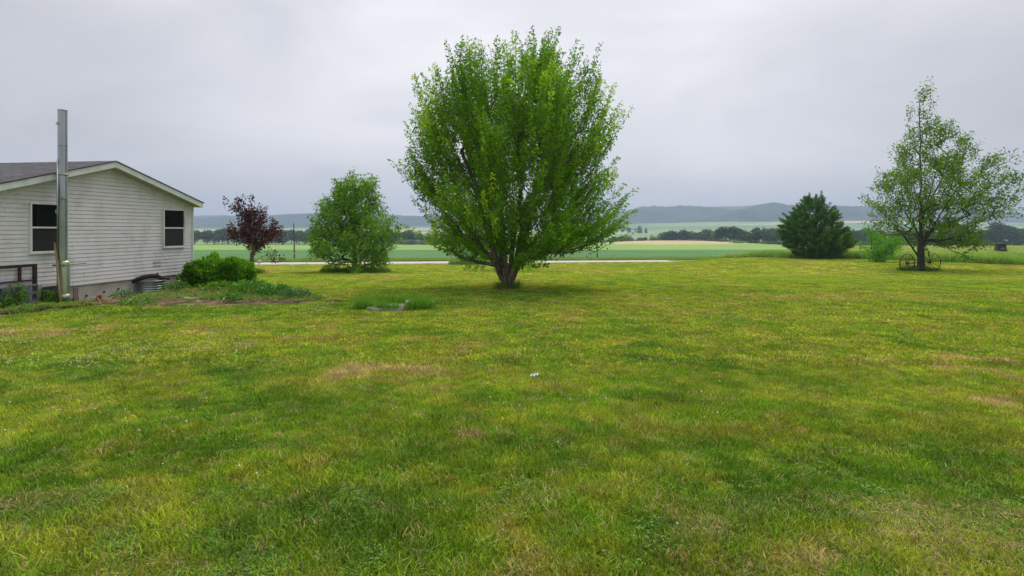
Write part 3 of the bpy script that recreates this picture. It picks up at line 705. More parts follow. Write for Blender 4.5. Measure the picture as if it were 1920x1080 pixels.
def s_of(px):                                                   # wall distance seen at a pixel column
    k = (px-960)/F; return float((k*C0[1]-C0[0])/(dv[0]-k*dv[1]))
window(s_of(344), s_of(303), EYE-.61, EYE+.66)
window(s_of(116), s_of(52), EYE-.61, EYE+.66)
p = MB()
for z_ in (SB+.31, SB+.42): hbox(p, s_of(293), .029, z_+.045, .32, .004, .05)
hb(p, 'siding_patch', pbr('yellowed_vinyl', (.46, .36, .22), .7, c2=(.44, .42, .38), scale=9))
M_dark = pbr('dark_hole', (.02, .02, .02), .9)
for px, dz in [(163, -.30), (196, -.26), (223, -.22), (178, -.55), (330, -.3)]: p = MB(); p.lathe(H(s_of(px), -.02, SB+dz), [(.0, -.02), (.028, -.02), (.022, .006), (0, .006)], 10, R=Matrix.Rotation(math.radians(-98), 3, 'Z') @ Matrix.Rotation(math.radians(90), 3, 'X')); hb(p, 'tie_hole', M_dark)

# --- stovepipe standing in front of the wall
M_steel = pbr('galvanised_steel', (.46, .49, .51), .30, metal=1, c2=(.33, .37, .37), scale=3, stretch=(1, 1, .3), bump=.12, bscale=5)
M_steelg = pbr('stained_steel', (.42, .46, .28), .34, metal=.85, c2=(.24, .28, .17), scale=3, stretch=(1, 1, .5))
kp = (117.5-960)/F; bx_, by_ = C0+nv*.46; sp_ = float((kp*by_-bx_)/(dv[0]-kp*dv[1])); pc = H(sp_, .46, 0); YP = pc.y; pb = Vector((pc.x, YP, g(pc.x, YP)))
def zrow(py, Y): return EYE+(HOR-py)/F*Y
pipe = empty('stovepipe', pb, 'tall galvanised stovepipe rising past the eave beside the left window', 'chimney')
def pz(py): return zrow(py, YP)-pb.z
prof = []
for (r0, a, c) in [(.103, 206, 272), (.102, 272, 327), (.103, 327, 372), (.101, 372, 440), (.100, 440, 492)]:
    prof += [(r0+.003, pz(a)), (r0+.003, pz(a)-.004), (r0+.003, pz(a)-.022), (r0+.003, pz(a)-.026), (r0, pz(a)-.03), (r0, pz(a)-.04), (r0, pz(c)+.02), (r0, pz(c)+.01)]
b = MB(); b.lathe((0, 0, 0), prof[:24][::-1], 32); b.build('flue', M_steel, pipe)
M_sooty = pbr('dull_flue', (.38, .41, .41), .3, metal=.9, c2=(.22, .26, .2), scale=3, stretch=(1, 1, .4))
b = MB(); b.lathe((0, 0, 0), prof[24:][::-1], 32); b.build('flue', M_sooty, pipe)
b = MB(); b.lathe((0, 0, pz(327)), [(.104, -.02), (.112, -.02), (.112, .02), (.104, .02)], 32, cap=False); b.bar((-.02, 0, pz(327)), (-.20, .02, pz(327)), .03, .02); b.build('clamp', pbr('rusted_band', (.30, .22, .14), .6, metal=.6, c2=(.5, .5, .45), scale=20), pipe)
b = MB(); b.tube([(-.045, -.105, pz(300)), (-.045, -.105, pz(488))], .016, 8); b.box((-.045, -.105, pz(397)), (.08, .05, .10)); b.box((-.045, -.105, pz(233)), (.06, .03, .06)); b.build('conduit', M_steel, pipe)
b = MB(); b.lathe((.035, .0, 0), [(.118, -.1), (.118, pz(493)), (.10, pz(489)), (.0, pz(489))], 32, cap=False); b.build('lower_flue', M_steelg, pipe)
b = MB(); b.tube([(-.095, -.02, -.1), (-.095, -.02, pz(484))], .034, 12); b.build('side_pipe', M_steelg, pipe)
b = MB(); b.box((0, -.125, pz(497)), (.30, .015, .05)); b.bar((.13, -.12, pz(497)), (.20, .50, pz(496)), .02, .035); b.build('bracket', M_steelg, pipe)
b = MB(); b.lathe((.035, 0, pz(560)), [(.120, -.05), (.124, -.05), (.124, .12), (.120, .12)], 24, cap=False); b.build('cleanout_band', M_steelg, pipe)

# --- things leaning on and lying along the wall
M_stick = pbr('weathered_stick', (.36, .26, .14), .85, c2=(.22, .16, .09), scale=6, stretch=(8, 8, 1))
a = at(102.5, 455, 14.15); c = at(115, 573, 13.9); c.z = g(c.x, c.y)-.02
b = MB(); b.tube([a, a.lerp(c, .3)+Vector((.01, 0, 0)), a.lerp(c, .65)-Vector((.008, 0, 0)), c], [.020, .024, .026, .028], 8)
tag(b.build('wooden_pole', M_stick, None), 'long bare wooden pole leaning in front of the left window beside the stovepipe', 'pole')
M_brown = pbr('dark_brown_wood', (.055, .028, .018), .8, c2=(.035, .02, .015), scale=8, stretch=(1, 1, 6))
fo = .10; sA = s_of(63)+.02
def fz(py, px): s = s_of(px); return zrow(py, C0[1]+dv[1]*s)
gz0 = g(*(C0+dv*(sA+.5)+nv*.2))
ft = fz(492, 62)-.03; fm = fz(523, 60)
fr = empty('cellar_frame', H(sA+.8, fo, gz0), 'dark brown empty wooden frame leaning on the siding at the left edge', 'frame')
def fb(name, mb, m, par=fr):
    o = mb.build(name, m, None); o.parent = par; o.matrix_parent_inverse = Matrix.Translation(-par.location); return o
b = MB(); hbox(b, sA+.04, fo, (ft+gz0)/2, .08, .06, ft-gz0, .006); fb('post', b, M_brown)
b = MB(); hbox(b, sA+1.66, fo, (ft+gz0)/2, .08, .06, ft-gz0, .006); fb('post', b, M_brown)
b = MB(); hbox(b, sA+.85, fo, ft-.035, 1.54, .056, .07, .006); fb('top_rail', b, M_brown)
b = MB(); hbox(b, sA+.85, fo, fm-.02, 1.54, .05, .04, .006); fb('lower_rail', b, M_brown)
sM = s_of(30); b = MB(); hbox(b, sM, fo, (ft-.07+fm)/2, .06, .045, ft-.07-fm-.002, .004); fb('mullion', b, M_brown)
# pierced grey concrete blocks piled below the frame
M_block = pbr('grey_block', (.20, .215, .225), .95, c2=(.13, .15, .14), scale=7, bump=.5, bscale=40)
bz = fz(532, 52)
sB = s_of(50)
blk0 = None
for r_ in range(4):
    for c_ in range(4):
        s_ = sB+.205+c_*.41; z_ = bz-.10-r_*.205
        if blk0 is None:
            b = MB(); w, h_, d_ = .40, .20, .12
            for zz, hh in ((.085, .03), (-.085, .03)): b.box((0, 0, zz), (w, d_, hh))
            for xx in (-.19, .19): b.box((xx, 0, 0), (.02, d_, .14))
            b.box((-.02, 0, 0), (.05, d_, .14))
            for xx in (.035, .085, .135, .175): b.box((xx, 0, 0), (.018, d_, .14))
            b.box((.09, 0, .0), (.17, d_*.98, .03)); b.box((.09, 0, .052), (.17, d_*.98, .022)); b.box((.09, 0, -.052), (.17, d_*.98, .022))
            b.box((-.12, -.045, 0), (.15, .02, .14)); b.box((.09, -.045, 0), (.17, .02, .14))
            o = b.build('concrete_block', M_block, None)
        else: o = blk0.copy(); COL.objects.link(o)
        blk0 = blk0 or o
        o.matrix_world = Matrix.Translation(H(s_, .27+.01*math.sin(c_*3+r_*5), z_)) @ HR.to_4x4()
        nm = ['top', 'second', 'third', 'lowest'][r_]; cm = ['nearest the stovepipe', 'second from the stovepipe', 'third from the stovepipe', 'farthest left'][c_]
        tag(o, f'pierced grey concrete block, {nm} row of the pile, {cm}', 'concrete block', 'pierced concrete blocks piled under the wooden frame')
M_slate = pbr('dark_board', (.075, .078, .088), .8, c2=(.05, .05, .056), scale=4)
b = MB(); sS = (s_of(72)+s_of(112))/2; wS = abs(s_of(72)-s_of(112)); zt = fz(536, 90); hbox(b, sS, .10, zt-.30, wS, .03, .60, .004); hbox(b, sS, .122, zt-.015, wS+.02, .012, .035)
tag(b.build('board', M_slate, None), 'dark slate coloured board covering the foundation left of the stovepipe', 'board')
b = MB(); sq_ = s_of(67.5); hbox(b, sq_, .07, fz(542, 67)-.1, .10, .05, .34, .004); hbox(b, sq_, .075, fz(537, 67)+.0, .14, .06, .10, .004)
tag(b.build('stake', pbr('pale_stake', (.38, .40, .33), .85, c2=(.28, .3, .2), scale=6), None), 'short pale post between the brown frame and the dark board', 'post')
b = MB(); hbox(b, s_of(131.5), .16, fz(556, 131)-.02, .13, .03, .50, .004)
tag(b.build('plank', pbr('brown_plank', (.24, .17, .14), .85, c2=(.17, .12, .1), scale=7, stretch=(1, 1, .3)), None), 'short upright brown plank right behind the foot of the stovepipe', 'plank')
M_rust = pbr('rusty_iron', (.085, .04, .028), .8, metal=.3, c2=(.14, .07, .04), scale=30)
a0 = at(137, 562, 14.9); a1 = at(146.5, 557.5, 15.2); a2 = at(146, 571, 15.1); 
b = MB(); b.bar(a0, at(139, 557, 15.1), .03, .02); b.bar(at(139, 557, 15.1), a1, .03, .02); b.bar(a1, a2, .03, .03); b.bar(at(137, 563, 15), at(145, 563, 15.1), .025, .03); b.bar(at(134, 562, 15), at(138, 563, 15), .03, .03)
tag(b.build('iron_bracket', M_rust, None), 'small rusty square iron bracket against the foundation right of the stovepipe', 'bracket')
Rm = Matrix.Rotation(math.radians(62), 3, 'Y') @ Matrix.Rotation(math.radians(20), 3, 'X')
tp = at(183, 561, 15.3)
b = MB(); b.lathe(tp, [(.0, -.02), (.055, -.02), (.075, .09), (.088, .09), (.088, .12), (.07, .12), (.05, .0), (0, .0)], 24, cap=False, R=Rm)
tag(b.build('clay_pot', pbr('terracotta', (.40, .17, .08), .85, c2=(.3, .13, .07), scale=12), None), 'terracotta flower pot tipped on its side near the foundation', 'flower pot')
b = MB()
for k in range(7): 
    v = at(174+3.2*k, 566+1.5*math.sin(k*2), 15.1); v.z = g(v.x, v.y)+.04+.02*math.sin(k*3); b.box(v, (.09, .06, .04), Matrix.Rotation(k*1.3, 3, 'Z') @ Matrix.Rotation(.5*math.sin(k), 3, 'X'), .006)
tag(b.build('rubble', pbr('dark_rubble', (.07, .05, .045), .9, c2=(.2, .18, .17), scale=14), None), 'little heap of dark rubble under the tipped clay pot', 'rubble')

# --- corrugated window well with a log across it
sW = s_of(277); rim = fz(526, 277)
Wc = H(sW, 0.0, 0); gw = g(Wc.x+.4, Wc.y); well = empty('window_well', (Wc.x, Wc.y, gw), 'corrugated galvanised window well bulging from the foundation', 'window well')
prof = []; zz = -.25; top = rim-gw
while zz < top: prof.append((.46+.013*math.sin(zz*2*math.pi/.068), zz)); zz += .0085
prof.append((.475, top)); prof.append((.50, top)); prof.append((.50, top+.012)); prof.append((.462, top+.012))
ang0 = math.atan2(-dv[1], -dv[0])
Rw = Matrix(((-dv[0], nv[0], 0), (-dv[1], nv[1], 0), (0, 0, 1)))
b = MB(); b.lathe((0, 0, 0), prof, 40, cap=False, R=Rw, ang=math.pi); b.build('shell', M_steel, well)
for sg in (-1, 1): b = MB(); b.box(Rw @ Vector((sg*.50, .01, top/2)), (.02, .07, top+.2), HR); b.build('flange', M_steel, well)
lp = [at(245, 531, 17.05), at(256, 525, 17.0), at(268, 520.5, 17.0), at(281, 517.5, 17.05), at(294, 517.5, 17.15), at(303, 520.5, 17.3), at(318, 522.5, 17.5)]
b = MB(); b.tube(lp, [.035, .065, .07, .065, .07, .055, .045], 10); b.tube([lp[4], lp[4]+Vector((.02, 0, .10))], [.03, .02], 7); b.tube([lp[1]+Vector((0, 0, .04)), lp[2]+Vector((0, -.02, .05))], [.035, .02], 7)
for v in b.bm.verts: v.co += Vector((math.sin(v.co.x*31+v.co.z*40), math.cos(v.co.z*37), math.sin(v.co.y*45+v.co.x*22)))*.007
tag(b.build('log', pbr('dark_log_bark', (.045, .028, .022), .95, c2=(.13, .08, .05), scale=14, bump=.8, lo=.5, hi=.7), None), 'dark crooked log lying across the rim of the window well', 'log')

# ------------------------------------------------------------------ ground cover scattered on the terrain
def grassmat():
    m = mat('grass_blade'); t = m.node_tree; t.nodes.clear()
    o = N(t, 'ShaderNodeOutputMaterial'); a = N(t, 'ShaderNodeAttribute', attribute_name='gcol', attribute_type='INSTANCER'); b = N(t, 'ShaderNodeAttribute', attribute_name='col')
    x = N(t, 'ShaderNodeMix', data_type='RGBA', blend_type='MULTIPLY'); x.inputs['Factor'].default_value = 1
    t.links.new(a.outputs['Color'], x.inputs[6]); t.links.new(b.outputs['Color'], x.inputs[7])
    d = N(t, 'ShaderNodeBsdfDiffuse'); tr = N(t, 'ShaderNodeBsdfTranslucent'); mx_ = N(t, 'ShaderNodeMixShader'); mx_.inputs[0].default_value = .3
    gl = N(t, 'ShaderNodeBsdfGlossy'); gl.inputs['Roughness'].default_value = .5; m2 = N(t, 'ShaderNodeMixShader'); m2.inputs[0].default_value = .025
    for n in (d, tr): t.links.new(x.outputs[2], n.inputs['Color'])
    t.links.new(d.outputs[0], mx_.inputs[1]); t.links.new(tr.outputs[0], mx_.inputs[2]); t.links.new(mx_.outputs[0], m2.inputs[1]); t.links.new(gl.outputs[0], m2.inputs[2])
    t.links.new(m2.outputs[0], o.inputs['Surface']); return m
M_grass = grassmat()
def unlink(o): COL.objects.unlink(o); return o
def tuft(n, rad, h, w, seed, lean=.45, dry=.20, flat=False, name='tuft'):
    rg = np.random.default_rng(seed)
    a = rg.random(n)*2*math.pi; r = rad*np.sqrt(rg.random(n)); base = np.stack([r*np.cos(a), r*np.sin(a), np.full(n, -.006)], 1)
    hh = h*(.45+.8*rg.random(n)); ln = lean*(.3+rg.random(n)); b = rg.random(n)*2*math.pi
    dirn = np.stack([np.cos(b), np.sin(b), np.zeros(n)], 1); side = np.stack([-np.sin(b), np.cos(b), np.zeros(n)], 1)
    tw = rg.normal(size=n)*.9; side = unit(side*np.cos(tw)[:, None]+dirn*np.sin(tw)[:, None])
    up = np.array([0, 0, 1.])
    if flat: mid = base+dirn*(hh*.5)[:, None]+up*.022; tip = base+dirn*hh[:, None]+up*.012+side*(.1*hh*rg.normal(size=n))[:, None]; base = base+up*.02
    else: mid = base+up*(hh*.55)[:, None]+dirn*(ln*hh*.25)[:, None]; tip = base+up*(hh*(1-.25*ln))[:, None]+dirn*(ln*hh)[:, None]
    ww = (w*(.6+.8*rg.random(n)))[:, None]
    V = np.stack([base-side*ww*.5, base+side*ww*.5, mid+side*ww*.45, mid-side*ww*.45, tip+side*ww*.12, tip-side*ww*.12], 1).reshape(-1, 3)
    k = (np.arange(n)*6)[:, None]; Fa = np.concatenate([k+np.array([0, 1, 2, 3]), k+np.array([3, 2, 4, 5])], 0)
    c = (.62+.8*rg.random(n))[:, None]*np.ones(3); dr = rg.random(n) < dry; c[dr] = np.array([1.75, 1.55, 1.9])*(.8+.4*rg.random(dr.sum()))[:, None]
    yy = (rg.random(n) < .2) & ~dr; c[yy] *= np.array([1.35, 1.1, 1.0])
    cc = np.repeat(c, 6, 0)
    return unlink(mesh_np(name, V, Fa, M_grass, cols=cc))
def leaftuft(n, rad, h, size, seed, round_=False, name='leaf_tuft', tilt=.35):
    rg = np.random.default_rng(seed); a = rg.random(n)*2*math.pi; r = rad*np.sqrt(rg.random(n))
    P = np.stack([r*np.cos(a), r*np.sin(a), h*(.3+.7*rg.random(n))*(1-.5*r/rad)], 1); Vs = []; Fs = []; Cs = []; k = 0
    for i in range(n):
        th = rg.random()*6.28; tl = rg.normal()*tilt; nl = 3 if round_ else 1; c = .75+.5*rg.random()
        for q in range(nl):
            b = th+q*2.09; D = Vector((math.cos(b), math.sin(b), tl)).normalized(); S = Vector((-math.sin(b), math.cos(b), rg.normal()*tilt)).normalized(); L_ = size*(.6+.7*rg.random()); w = L_*(.85 if round_ else .62)
            p = Vector(P[i]); Vs += [p, p+D*L_*.45+S*w*.5, p+D*L_, p+D*L_*.45-S*w*.5]; Fs.append([k, k+1, k+2, k+3]); Cs += [[c]*3]*4; k += 4
    return unlink(mesh_np(name, np.array([tuple(v) for v in Vs]), Fs, M_grass, cols=np.array(Cs)))
def scatter(name, P, colr, rotz, scl, var, objs, tilt=None):
    me = bpy.data.meshes.new(name); n = len(P); me.vertices.add(n); me.vertices.foreach_set('co', np.asarray(P, np.float32).ravel())
    def att(nm, typ, key, d): a = me.attributes.new(nm, typ, 'POINT'); a.data.foreach_set(key, np.asarray(d, np.float32 if typ != 'INT' else np.int32).ravel())
    c4 = np.ones((n, 4)); c4[:, :3] = colr; att('gcol', 'FLOAT_COLOR', 'color', c4)
    R = np.zeros((n, 3)); R[:, 2] = rotz
    if tilt is not None: R[:, 0] = tilt
    att('rot', 'FLOAT_VECTOR', 'vector', R); att('scl', 'FLOAT', 'value', scl); att('var', 'INT', 'value', var)
    o = bpy.data.objects.new(name, me); COL.objects.link(o)
    ng = bpy.data.node_groups.new(name+'_scatter', 'GeometryNodeTree')
    ng.interface.new_socket('Geometry', in_out='INPUT', socket_type='NodeSocketGeometry'); ng.interface.new_socket('Geometry', in_out='OUTPUT', socket_type='NodeSocketGeometry')
    gi = ng.nodes.new('NodeGroupInput'); go = ng.nodes.new('NodeGroupOutput'); jn = ng.nodes.new('GeometryNodeJoinGeometry')
    def named(nm, dt): q = ng.nodes.new('GeometryNodeInputNamedAttribute'); q.data_type = dt; q.inputs['Name'].default_value = nm; return q.outputs['Attribute']
    ro = named('rot', 'FLOAT_VECTOR'); sc = named('scl', 'FLOAT'); va = named('var', 'INT')
    for k, ob in enumerate(objs):
        oi = ng.nodes.new('GeometryNodeObjectInfo'); oi.inputs['Object'].default_value = ob
        ip = ng.nodes.new('GeometryNodeInstanceOnPoints'); cmp_ = ng.nodes.new('FunctionNodeCompare'); cmp_.data_type = 'INT'; cmp_.operation = 'EQUAL'
        ci = [i for i in cmp_.inputs if i.type == 'INT']; ng.links.new(va, ci[0]); ci[1].default_value = k
        ng.links.new(gi.outputs[0], ip.inputs['Points']); ng.links.new(cmp_.outputs[0], ip.inputs['Selection']); ng.links.new(oi.outputs['Geometry'], ip.inputs['Instance'])
        ng.links.new(ro, ip.inputs['Rotation']); ng.links.new(sc, ip.inputs['Scale']); ng.links.new(ip.outputs[0], jn.inputs[0])
    ng.links.new(jn.outputs[0], go.inputs[0])
    md = o.modifiers.new('scatter', 'NODES'); md.node_group = ng
    return o
# where bare soil, beds, slabs keep the mown grass away
def bed_mask(x, y):
    # planted / bare strip along the house wall
    s = (x-C0[0])*dv[0]+(y-C0[1])*dv[1]; o_ = (x-C0[0])*nv[0]+(y-C0[1])*nv[1]
    w = 1.05+.55*fbm(s*.9, o_*.5, 130, 3)+.9*sm(3.4, 1.2, s)
    m1 = ((o_ > -1.0) & (o_ < w) & (s < 7.5)).astype(float)
    u = fbm(x*1.1, y*1.1, 131, 3)-.5
    m2 = sm(1.15, .85, np.sqrt(((x+8.3)/2.9)**2+((y-15.6+.0*x)/1.75)**2)+u*.6)
    return np.maximum(m1*(s > -1), m2)
def make_lawn():
    P = []; rg = np.random.default_rng(99)
    for (y0, y1, dens, t_, v0, nv_, sc) in [(.8, 3.6, 800, 1.15, 0, 3, 1.0), (3.6, 7, 620, 1.08, 0, 3, 1.0), (7, 12, 340, 1.05, 3, 2, 1.0), (12, 20, 190, 1.05, 3, 2, 1.2), (20, 34, 70, 1.03, 5, 2, 1.0), (34, 76, 16, 1.03, 5, 2, 1.6)]:
        area = t_*(y1*y1-y0*y0); n = int(area*dens); y = np.sqrt(y0*y0+rg.random(n)*(y1*y1-y0*y0)); x = (rg.random(n)*2-1)*t_*np.maximum(y, 2)
        P.append(np.stack([x, y, rg.integers(v0, v0+nv_, n), np.full(n, sc)], 1))
    P = np.concatenate(P); x, y = P[:, 0], P[:, 1]
    ok = (y < lawn_end(x)+.2) & (bed_mask(x, y) < .5)
    s = (x-C0[0])*dv[0]+(y-C0[1])*dv[1]; o_ = (x-C0[0])*nv[0]+(y-C0[1])*nv[1]; ok &= ~((s > -.2) & (o_ < .2))
    for cx, cy, r in [(-2.85, 13.35, .72), (-4.75, 15.1, .3), (-.25, 20.6, .35)]: ok &= ((x-cx)**2+(y-cy)**2 > r*r)
    P = P[ok]; x, y = P[:, 0], P[:, 1]; n = len(P)
    c = lawn_col(x, y)
    clump = vnoise(x*7, y*7, 140)*.5+vnoise(x*2.2, y*2.2, 142)*.5
    c = c*(.62+.62*clump)[:, None]*(.80+.20*sm(3, 10, y))[:, None]  # blade colour dims towards the camera, painting in shade between blades and vignetting
    c *= np.exp(.26*rg.normal(size=(n, 1)).clip(-2.2, 2.2))
    st_ = rg.random(n) < .07; c[st_] = TAN*(.5+.6*rg.random((st_.sum(), 1)))
    hue = rg.normal(size=n)*.10; c[:, 0] *= 1+hue
    sc = P[:, 3]*(.7+.6*rg.random(n))*(.72+.6*vnoise(x*1.3, y*1.3, 141))
    objs = [tuft(30, .055, .042, .0044, 1), tuft(30, .06, .036, .0046, 2, lean=.9), tuft(24, .06, .046, .0040, 3, lean=.7, dry=.35),
            tuft(26, .085, .040, .0075, 4, lean=.6), tuft(26, .09, .036, .0078, 5, lean=.9, dry=.3), tuft(30, .17, .046, .015, 6, lean=.6), tuft(30, .18, .042, .015, 7, lean=.8, dry=.3)]
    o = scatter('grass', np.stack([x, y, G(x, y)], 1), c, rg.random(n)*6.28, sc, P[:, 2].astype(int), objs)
    return tag(o, kind='stuff')
make_lawn()
rg = np.random.default_rng(5)
# dry straw lying on the mown lawn
def ppx(n, boxes, rg):
    """random ground points inside boxes given as px0, px1, row0, row1, share"""
    out_ = []
    tot = sum(b[4] for b in boxes)
    for a0_, a1_, r0, r1, w in boxes:
        k = int(n*w/tot); Y0, Y1 = row2Y(r1), row2Y(r0); y = np.sqrt(Y0*Y0+rg.random(k)*(Y1*Y1-Y0*Y0)); px = a0_+rg.random(k)*(a1_-a0_); out_.append(np.stack([(px-960)/F*y, y], 1))
    return np.concatenate(out_)
p = ppx(8500, [(-200, 2100, 560, 1100, 3), (500, 900, 670, 740, .35), (0, 520, 930, 1090, .5), (1250, 1920, 940, 1090, .5), (-50, 560, 600, 640, .3)], rg)
tag(scatter('dry_straw', np.stack([p[:, 0], p[:, 1], G(p[:, 0], p[:, 1])], 1), np.array([.30, .25, .10])*(.7+.7*rg.random((len(p), 1))), rg.random(len(p))*6.28, .7+.6*rg.random(len(p)), rg.integers(0, 2, len(p)),
    [tuft(6, .09, .11, .0032, 21, flat=True, dry=0), tuft(4, .07, .15, .0034, 22, flat=True, dry=0)]), kind='stuff')
# clover leaves in the lawn
p = ppx(2600, [(180, 720, 920, 1090, 2.2), (-50, 500, 620, 800, .9), (900, 1400, 860, 1080, .7), (-200, 2000, 700, 1090, .9), (1500, 1950, 840, 1000, .4)], rg)
q = fbm(p[:, 0]*4, p[:, 1]*4, 150, 3); p = p[q+.12*rg.normal(size=len(p)) > .56]
tag(scatter('clover_leaves', np.stack([p[:, 0], p[:, 1], G(p[:, 0], p[:, 1])+.012], 1), np.array([.13, .27, .03])*(.6+.8*rg.random((len(p), 1))), rg.random(len(p))*6.28, .7+.5*rg.random(len(p)), rg.integers(0, 2, len(p)),
    [leaftuft(9, .06, .030, .0105, 31, True), leaftuft(12, .08, .028, .0095, 32, True)]), kind='stuff')
# white clover flowers
bmf = bmesh.new(); bmesh.ops.create_icosphere(bmf, subdivisions=1, radius=.0075, matrix=Matrix.Translation((0, 0, .045)))
me = bpy.data.meshes.new('clover_head'); bmf.to_mesh(me); bmf.free(); me.materials.append(pbr('clover_white', (.72, .71, .60), .9, c2=(.55, .5, .38), scale=60)); flower = bpy.data.objects.new('clover_head', me)
p = ppx(2300, [(-20, 470, 635, 700, 1.1), (560, 640, 570, 600, .2), (820, 1400, 560, 690, 1.6), (1150, 1700, 590, 700, .6), (700, 1350, 720, 1000, .10), (0, 500, 720, 1000, .08), (900, 1200, 545, 560, .4)], rg)
q = fbm(p[:, 0]*1.1, p[:, 1]*1.1, 160, 3); p = p[(q > .52) | (rg.random(len(p)) < .12)]
tag(scatter('clover_flowers', np.stack([p[:, 0], p[:, 1], G(p[:, 0], p[:, 1])], 1), np.ones((len(p), 3)), rg.random(len(p))*6.28, .6+.6*rg.random(len(p)), np.zeros(len(p)), [flower]), kind='stuff')

# bare bed along the house
def bed():
    s = np.linspace(-.9, 8.0, 110); o_ = np.linspace(.0, 6.6, 90); S, O = np.meshgrid(s, o_)
    X = C0[0]+dv[0]*S+nv[0]*O; Y = C0[1]+dv[1]*S+nv[1]*O; m = bed_mask(X, Y); h = (.10+.20*fbm(X*1.3, Y*1.3, 132, 4))*sm(0, .7, np.clip(m, 0, 1))*(.35+.3*sm(4.5, 1.5, S)) - .10*sm(1.3, .3, (X-C0[0])*nv[0]+(Y-C0[1])*nv[1])*sm(6.5, 4.5, S)*sm(.4, 1.2, S)*m + .08*np.exp(-((X+8.9)/1.3)**2-((Y-16.6)/.9)**2)
    Z = G(X, Y)-.03+h*m; idx = np.arange(S.size).reshape(S.shape)
    Fa = np.stack([idx[:-1, :-1], idx[:-1, 1:], idx[1:, 1:], idx[1:, :-1]], -1).reshape(-1, 4)
    k = fbm(X.ravel()*2.2, Y.ravel()*2.2, 133, 4)[:, None]; c = np.array([.075, .050, .035])+(np.array([.20, .16, .075])-np.array([.075, .05, .035]))*sm(.35, .65, k)
    global bed_h
    tag(mesh_np('garden_bed', np.stack([X, Y, Z], -1).reshape(-1, 3), Fa, colmat('bed_soil', bscale=18, amt=.5, bump=.8), cols=c, smooth=True), kind='structure')
bed()
def bed_z(X, Y):
    S = (X-C0[0])*dv[0]+(Y-C0[1])*dv[1]; m = bed_mask(X, Y)
    h = (.10+.20*fbm(X*1.3, Y*1.3, 132, 4))*sm(0, .7, np.clip(m, 0, 1))*(.35+.3*sm(4.5, 1.5, S)) - .10*sm(1.3, .3, (X-C0[0])*nv[0]+(Y-C0[1])*nv[1])*sm(6.5, 4.5, S)*sm(.4, 1.2, S)*m + .08*np.exp(-((X+8.9)/1.3)**2-((Y-16.6)/.9)**2)
    return G(X, Y)+(h-.03)*m
n = 13000; x = -12.2+rg.random(n)*7.2; y = 12+rg.random(n)*7.6
k = (bed_mask(x, y) > .3); s = (x-C0[0])*dv[0]+(y-C0[1])*dv[1]; o_ = (x-C0[0])*nv[0]+(y-C0[1])*nv[1]; k &= (o_ > .12) & (fbm(x*1.7, y*1.7, 134, 3) > .36) & ~((np.abs(s-s_of(277)) < .62) & (o_ < .62)) & (rg.random(n) < .85)
k &= ~((s > 3.9) & (s < 5.2) & (o_ > .5))
x = x[k]; y = y[k]; n = len(x); q = rg.random(n)[:, None]; q2 = fbm(x*.9, y*.9, 137, 2)[:, None]
c = np.array([.08, .22, .010])+(np.array([.24, .42, .03])-np.array([.08, .22, .010]))*np.clip(q*.5+q2*.6, 0, 1)
dd = rg.random(n) < .17; c[dd] = np.array([.24, .18, .09])
WEEDS = [leaftuft(26, .13, .12, .06, 41, tilt=.6), leaftuft(18, .12, .10, .085, 42, tilt=.5), tuft(34, .09, .20, .008, 43, lean=.8), leaftuft(30, .10, .20, .05, 44, tilt=.8)]
tag(scatter('weeds', np.stack([x, y, bed_z(x, y)], 1), c, rg.random(n)*6.28, .35+.5*rg.random(n), rg.integers(0, 4, n), WEEDS), kind='stuff')
# dry stalks and mulch litter across the bed
n = 2600; x = -12.2+rg.random(n)*8; y = 12+rg.random(n)*7.4; s = (x-C0[0])*dv[0]+(y-C0[1])*dv[1]; o_ = (x-C0[0])*nv[0]+(y-C0[1])*nv[1]
k = (bed_mask(x, y) > .15) & (o_ > .1) & ~((np.abs(s-s_of(277)) < .6) & (o_ < .6)); x = x[k]; y = y[k]; n = len(x)
tag(scatter('dead_stalks', np.stack([x, y, bed_z(x, y)+.03], 1), np.array([.27, .20, .11])*(.5+.9*rg.random((n, 1))), rg.random(n)*6.28, .8+1.1*rg.random(n), rg.integers(0, 2, n), [tuft(5, .12, .24, .010, 51, flat=True, dry=0), tuft(7, .10, .13, .012, 52, flat=True, dry=0)], tilt=rg.normal(size=n)*.15), kind='stuff')

# individual larger plants of the bed
def weed_plant(name, label, x, y, h, r, n, lsz, c0, c1, seed, group=None, up=1.0, cat='weed'):
    rg_ = np.random.default_rng(seed); z = float(bed_z(np.array([x]), np.array([y]))[0]); e = empty(name, (x, y, z), label, cat, group)
    a = rg_.random(n)*6.28; u = rg_.random(n)**.6; rr = r*np.sqrt(rg_.random(n))
    P = np.stack([rr*np.cos(a), rr*np.sin(a), h*u*(1-.45*(rr/r)**2)], 1); LD = np.stack([np.cos(a), np.sin(a), .35+.8*rg_.normal(size=n)*.5], 1)+rg_.normal(size=(n, 3))*.35
    q = np.clip(u*.7+rg_.normal(size=n)*.2, 0, 1)[:, None]; V, Fa, cc = leaf_quads(P, LD, lsz*(.6+.8*rg_.random(n)), lsz*.62*np.ones(n), np.array(c0)+(np.array(c1)-np.array(c0))*q, rg=rg_)
    mesh_np('leaves', V, Fa, M_leaf, e, cols=cc); b = MB()
    for k in range(7):
        a_ = k*.9; b.tube([(0, 0, -.05), (math.cos(a_)*r*.25, math.sin(a_)*r*.25, h*.5), (math.cos(a_)*r*.6, math.sin(a_)*r*.6, h*.9)], [.008, .006, .003], 5)
    b.build('stem', M_bark2, e); return e
GA, GB = (.06, .18, .008), (.16, .34, .015)
def wp(px, py, Y): x = (px-960)/F*Y; return x, Y
